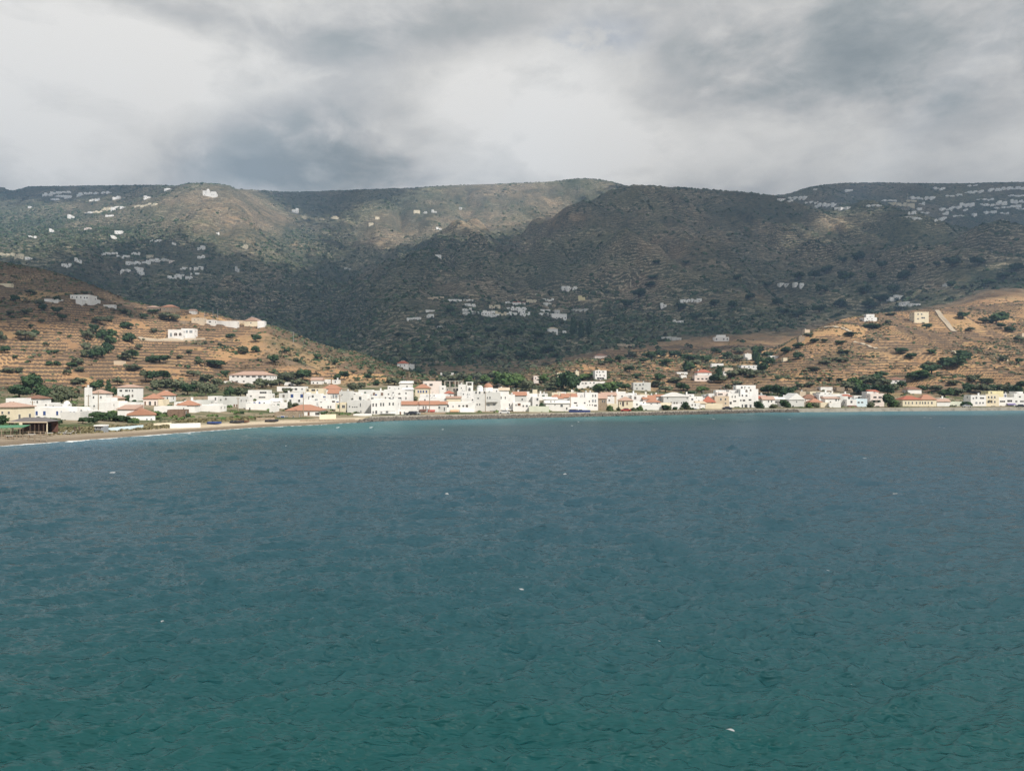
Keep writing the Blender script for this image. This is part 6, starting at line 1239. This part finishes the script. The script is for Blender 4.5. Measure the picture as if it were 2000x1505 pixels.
link('roof', MB().add([(-36 * u, 0, z_(835)), (30 * u, 0, z_(833)), (26 * u, 3.2, z_(830)), (-36 * u, 3.2, z_(831))] + [(-36 * u, 0, z_(835) - .12), (30 * u, 0, z_(833) - .12), (26 * u, 3.2, z_(830) - .12), (-36 * u, 3.2, z_(831) - .12)], [(0, 1, 2, 3), (7, 6, 5, 4), (0, 4, 5, 1), (1, 5, 6, 2), (2, 6, 7, 3), (3, 7, 4, 0)]).me('roof', [m_awn['green']]), pg)
for k in (-30, -14, 4, 22): link('post', MB().cyl(k * u, .2, -.3, z_(834), .07, n=6).me('post', [m_wood]), pg)
tag(pg, 'green flat awning of the pergola left of the beach restaurant', 'pergola')
for j, (D, yy, lb) in enumerate(((172.0, 851, 'front weathered timber railing on the left beach'), (178.0, 845, 'rear weathered timber railing on the left beach'))):
    zg = ground(45, D); rl = link('timber_railing', None, None, ((42 - 1000) / F * D, D, zg)); u = D / F
    bb = MB()
    for zz2 in (.45, .95): bb.box(-44 * u, 50 * u, -.06, .06, zz2, zz2 + .12)
    link('rail', bb.me('rail', [m_wood]), rl)
    for k in range(9): link('post', MB().box((-44 + 11.6 * k) * u - .08, (-44 + 11.6 * k) * u + .08, -.1, .1, -.3, 1.15).me('post', [m_wood]), rl)
    tag(rl, lb, 'railing', 'timber railings on the left beach')
def table_set(px, py, label):
    X, Y, Z = hit(px, py); t = link('beach_table', None, None, (X, Y, Z)); link('table_top', MB().box(-.7, .7, -.4, .4, .7, .76).me('table_top', [m_frame]), t)
    for sx_ in (-.6, .6): link('leg', MB().box(sx_ - .04, sx_ + .04, -.3, .3, 0, .7).me('leg', [m_wood]), t)
    tag(t, label, 'table', 'tables on the left beach')
table_set(20, 857, 'pale table below the green pergola awning'); table_set(62, 854, 'pale table below the middle of the beach restaurant'); table_set(96, 851, 'pale table right of the beach restaurant')
# beach umbrellas, closed, and loungers
for k, (px, py) in enumerate(((149, 848), (158, 847))):
    X, Y, Z = hit(px, py); um = link('beach_umbrella', None, None, (X, Y, Z)); link('pole', MB().cyl(0, 0, -.3, 2.2, .03, n=6).me('pole', [m_metal]), um)
    link('canopy', MB().cyl(0, 0, .9, 2.2, .22, .05, n=8).me('canopy', [m_darkwood]), um); um.rotation_euler = (0, R(-14), 0)
    tag(um, ('left' if k == 0 else 'right') + ' one of two closed leaning beach umbrellas', 'umbrella', 'closed beach umbrellas')
for k, (px, py, lb) in enumerate(((122, 847, 'sun lounger nearest the beach restaurant'), (135, 847.5, 'sun lounger next to the closed umbrellas'))):
    X, Y, Z = hit(px, py); lo = link('sun_lounger', None, None, (X, Y, Z)); link('bed', MB().box(-.9, .5, -.3, .3, .3, .38).me('bed', [m_frame]), lo)
    link('backrest', MB().add([(.5, -.3, .3), (1.0, -.3, .75), (1.0, .3, .75), (.5, .3, .3), (.5, -.3, .38), (.97, -.3, .82), (.97, .3, .82), (.5, .3, .38)], [(0, 3, 2, 1), (4, 5, 6, 7), (0, 1, 5, 4), (1, 2, 6, 5), (2, 3, 7, 6), (3, 0, 4, 7)]).me('backrest', [m_frame]), lo)
    for sx_ in (-.8, .4): link('leg', MB().box(sx_ - .03, sx_ + .03, -.28, .28, 0, .3).me('leg', [m_metal]), lo)
    tag(lo, lb, 'lounger', 'loungers on the left beach')
# kiosk
X, Y, Z = hit(194, 843.5); u = Y / F; ki = link('beach_kiosk', None, None, (X, Y, Z))
link('wall', MB().box(-9 * u, 9 * u, 0, 2.2, -.3, 12 * u).me('wall', [SHC['grey']]), ki); link('roof', MB().box(-10 * u, 8.5 * u, -.3, 2.5, 12 * u, 12 * u + .28).me('roof', [WM['white']]), ki)
link('counter', MB().box(-8 * u, 4 * u, -.25, -.01, 5.5 * u, 6.2 * u).me('counter', [m_frame]), ki); put(win_mesh('open', 'dark'), 'window', ki, -2 * u, -.02, 6.5 * u, 1.2, 1, .55)
tag(ki, 'blue-grey beach kiosk with flat white roof', 'kiosk')
# beach scrub
rr = random.Random(4)
bscr = []
r = np.random.default_rng(77); n = 900; px = r.uniform(88, 330, n); off = r.uniform(9, 24, n); px2 = r.uniform(340, 540, 500); px = np.concatenate([px, px2]); off = np.concatenate([off, r.uniform(20, 32, 500)]); V = []; Tn = []
for p, of in zip(px, off):
    Y = float(shore(p)) + of; X = (p - 1000) / F * Y; Z = ground(p, Y); P, t = BT[rr.randrange(6)]; s_ = rr.uniform(.4, 1.3); a = rr.uniform(0, 6)
    Q_ = P * s_; V.append(np.stack([Q_[:, 0] * math.cos(a) - Q_[:, 1] * math.sin(a) + X, Q_[:, 0] * math.sin(a) + Q_[:, 1] * math.cos(a) + Y, Q_[:, 2] * .8 + Z], 1)); Tn.append(t)
V = np.concatenate(V); m_dune = leafmat('dune_grass', (.10, .095, .05), (.26, .22, .12))
tag(link('beach_grass', np_mesh('beach_grass', V, np.arange(len(V)).reshape(-1, 4), [m_dune], None, True, dict(tint=np.concatenate(Tn)))), 'dry dune grass along the top of the beach', 'grass', kind='stuff')
# poles
def pole(px, yt, yb, label, D=None, arm=False):
    if D is None: X, Y, Z = hit(px, yb)
    else: Y = D; X = (px - 1000) / F * Y; Z = ground(px, Y)
    h = zt(yt, Y) - Z; p = link('utility_pole', None, None, (X, Y, Z)); link('shaft', MB().cyl(0, 0, -.5, h, .16, .11, n=7).me('shaft', [m_wood if not arm else m_metal]), p)
    link('crossarm', MB().box(-.7, .7, -.05, .05, h - .5, h - .38).box(-.6, -.54, -.04, .04, h - .38, h - .2).box(.54, .6, -.04, .04, h - .38, h - .2).me('crossarm', [m_wood]), p)
    tag(p, label, 'pole', 'utility poles')
for (px, yt, rw_, lb) in [(34, 797, 1.7, 'pale pole left of the house with blue shutters'), (63.5, 782, 3.0, 'thin pole at the left end of the house with blue shutters'), (192, 763, 3.3, 'tall pole in front of the faded-roofed white house'), (172.5, 770, 4.4, 'short pole beside the slim chimney tower'),
                        (592.5, 765, 1.1, 'tall pole rising over the red-roofed beach house'), (663.5, 770, 1.4, 'tall pole right of the red-roofed beach house'), (839, 757, .75, 'tall pole in front of the pink tavern'), (948, 764, .7, 'tall pole against the grey-white gabled seafront house'),
                        (1367, 790, .3, 'short pole in front of the cream arched seafront building'), (1114, 768, 1.0, 'thin pole behind the dark blue awning'), (465, 775, 2.9, 'pole right of the big grey-white apartment house'), (1860, 772, 1.5, 'pole behind the pale green two-windowed house'), (799, 728, 8.6, 'tall pole under the white villa on the spur')]:
    pole(px, yt, None, lb, D=float(shore(px)) + 9 + 16.5 * rw_)
for (px, yt, yb, lb) in [(416, 600, 624, 'left pylon on the left hill crest'), (425, 602, 625, 'right pylon on the left hill crest'), (573, 647, 668, 'pole on the bare end of the spur'), (400, 607, 621, 'thin pole left of the hill crest pylons')]: pole(px, yt, yb, lb, arm=True)
# parked cars on the quay road
def car(px, off, mat, label, yaw=0):
    Y = float(shore(px)) + off; X = (px - 1000) / F * Y; Z = ground(px, Y)
    c = link('parked_car', None, None, (X, Y, Z)); c.rotation_euler = (0, 0, R(yaw))
    pr = [(-2.1, .35), (-2.1, .75), (-1.9, .88), (-1.1, .95), (-.6, 1.42), (.75, 1.45), (1.4, .98), (2.0, .85), (2.1, .6), (2.1, .35)]
    V = [(x, -.82 + (.1 if z > 1 else 0), z) for x, z in pr] + [(x, .82 - (.1 if z > 1 else 0), z) for x, z in pr]; n = len(pr)
    link('body', mesh('body', V, [tuple(range(n)), tuple(range(2 * n - 1, n - 1, -1))] + [(i, n + i, n + (i + 1) % n, (i + 1) % n) for i in range(n)], [mat]), c)
    link('window', mesh('window', [(-.98, -.835, .98), (-.6, -.765, 1.36), (.68, -.765, 1.38), (1.2, -.835, 1.0)] + [(-.98, -.80, .98), (-.6, -.73, 1.36), (.68, -.73, 1.38), (1.2, -.80, 1.0)], [(0, 3, 2, 1), (4, 5, 6, 7), (0, 1, 5, 4), (1, 2, 6, 5), (2, 3, 7, 6), (3, 0, 4, 7)], [m_glass]), c)
    for x in (-1.35, 1.35):
        for y in (-.84, .70):
            V = [(x + .31 * math.cos(i * .7854), y + dy, .31 + .31 * math.sin(i * .7854)) for dy in (0, .16) for i in range(8)]
            link('wheel', mesh('wheel', V, [tuple(range(8)), tuple(range(15, 7, -1))] + [(i, 8 + i, 8 + (i + 1) % 8, (i + 1) % 8) for i in range(8)], [m_dark]), c)
    tag(c, label, 'car', 'cars parked on the quay')
cp = {k: flat('car_paint_' + k, v, .3, .5) for k, v in dict(dark=(.03, .035, .05), white=(.7, .7, .7), red=(.35, .04, .03), silver=(.4, .41, .42)).items()}
car(803, 5.5, cp['dark'], 'dark car parked right of the white balconied waterfront house'); car(810, 6.5, cp['silver'], 'silver car parked before the brown stone passage', 8); car(985, 4.5, cp['white'], 'white car parked on the quay below the grey-white gabled house')
car(1420, 4.5, cp['dark'], 'dark car parked under the beige and pink house'); car(1222, 4.6, cp['red'], 'red car parked between the round quay trees', 4); car(1888, 6, cp['silver'], 'silver car parked right of the pale green house'); car(1993, 5, cp['dark'], 'dark car parked at the right end of the quay')
# boats drawn up on the beach
def boat(px, off, mat, label, yaw):
    Y = float(shore(px)) + off; X = (px - 1000) / F * Y; Z = ground(px, Y); b = link('rowing_boat', None, None, (X, Y, Z + .05)); b.rotation_euler = (R(8), 0, R(yaw))
    st = [(-1.9, .45, .0), (-1.2, .62, .0), (0, .7, .0), (1.2, .5, .05), (2.1, .02, .2)]; V = []
    for x, w_, k in st: V += [(x, -w_, .62 + k), (x, -w_ * .6, .12 + k), (x, 0, 0 + k), (x, w_ * .6, .12 + k), (x, w_, .62 + k), (x, w_ * .88, .60 + k), (x, 0, .2 + k), (x, -w_ * .88, .60 + k)]
    Fc = []
    for i in range(len(st) - 1):
        for j in range(8): Fc.append((i * 8 + j, i * 8 + (j + 1) % 8, (i + 1) * 8 + (j + 1) % 8, (i + 1) * 8 + j))
    Fc += [tuple(range(7, -1, -1))]
    link('hull', mesh('hull', V, Fc, [mat]), b)
    for x in (-.9, .5): link('bench', MB().box(x - .12, x + .12, -.55, .55, .42, .47).me('bench', [m_wood]), b)
    tag(b, label, 'boat', 'small boats on the beach')
boat(462, 11, cp['dark'], 'left dark small boat drawn up on the beach', 10); boat(474, 11.5, SHC['brown'], 'middle brown small boat drawn up on the beach', -6); boat(530, 10, cp['dark'], 'dark small boat lying below the brown stone beach building', 14); boat(418, 12, SHC['blue'], 'blue small boat on the pale sand near the bright white beach wall', 4)
# the pale track on the right hill
def track(name, pts, wid, label):
    P3 = [Vector(hit(px, py, 430)) for px, py in pts]; fine = []
    for i in range(len(P3) - 1):
        n = 14
        for k in range(n): fine.append(P3[i].lerp(P3[i + 1], k / n))
    fine.append(P3[-1]); V = []; Fc = []
    for i, p in enumerate(fine):
        d = (fine[min(i + 1, len(fine) - 1)] - fine[max(i - 1, 0)]); d.z = 0; d.normalize(); nn = Vector((-d.y, d.x, 0))
        for s_ in (-1, -.33, .33, 1):
            q = p + nn * wid * s_; zq_ = max(ground(q.x / q.y * F + 1000, q.y), ground(p.x / p.y * F + 1000, p.y) - .6) + .8; V.append((q.x, q.y, zq_))
        V += [(V[-4][0], V[-4][1], V[-4][2] - 2.5), (V[-1][0], V[-1][1], V[-1][2] - 2.5)]
        if i: b = 6 * i; Fc += [(b - 6 + j, b + j, b + j + 1, b - 5 + j) for j in range(3)] + [(b - 2, b + 4, b, b - 6), (b - 3, b + 3, b + 5, b - 1)]
    tag(link(name, mesh(name, V, Fc, [m_path])), label, 'path', kind='structure')
m_path = flat('pale_gravel', (.50, .42, .32), .95, .1)
track('path', [(1830, 606), (1838, 618), (1850, 632), (1864, 648)], 2.0, 'pale gravel track down the right hill')
track('path', [(1608, 641), (1640, 640), (1662, 650), (1660, 655)], 1.6, 'narrow winding footpath on the right hill shoulder')
track('path', [(1668, 668), (1690, 674), (1712, 682)], 1.3, 'short pale footpath across the right hill')
track('path', [(272, 663), (330, 664), (370, 664), (400, 662)], 1.6, 'pale drive in front of the arched white hill villa')

# ------------------------------------------------------------------ labels: by what stands nearest
buckets = {}
for it in ITEMS:
    o, px, py, look, cat, grp = it
    best = min(LM, key=lambda l: (l[0] - px) ** 2 + (2.2 * (l[1] - py)) ** 2); dx, dy = px - best[0], py - best[1]
    if abs(dx) >= 1.3 * abs(dy): dr = 'left of' if dx < 0 else 'right of'
    else: dr = 'above' if dy < 0 else 'below'
    buckets.setdefault((look, dr, best[2]), []).append((math.hypot(dx, 2.2 * dy), it))
for (look, dr, ph), L in buckets.items():
    L.sort(key=lambda t: t[0])
    for i, (_, (o, px, py, lk, cat, grp)) in enumerate(L):
        if len(L) == 1: lb = '%s %s %s' % (look, dr, ph)
        elif i == 0: lb = '%s nearest %s %s' % (look, {'left of': 'to the left of', 'right of': 'to the right of'}.get(dr, dr), ph)
        else: lb = '%s, %s away %s %s' % (look, nword(i + 1), dr, ph)
        tag(o, lb, cat, grp)
print('objects', len(bpy.data.objects), 'items', len(ITEMS), 'maxw', max(len(o[0].get('label', '').split()) for o in ITEMS))
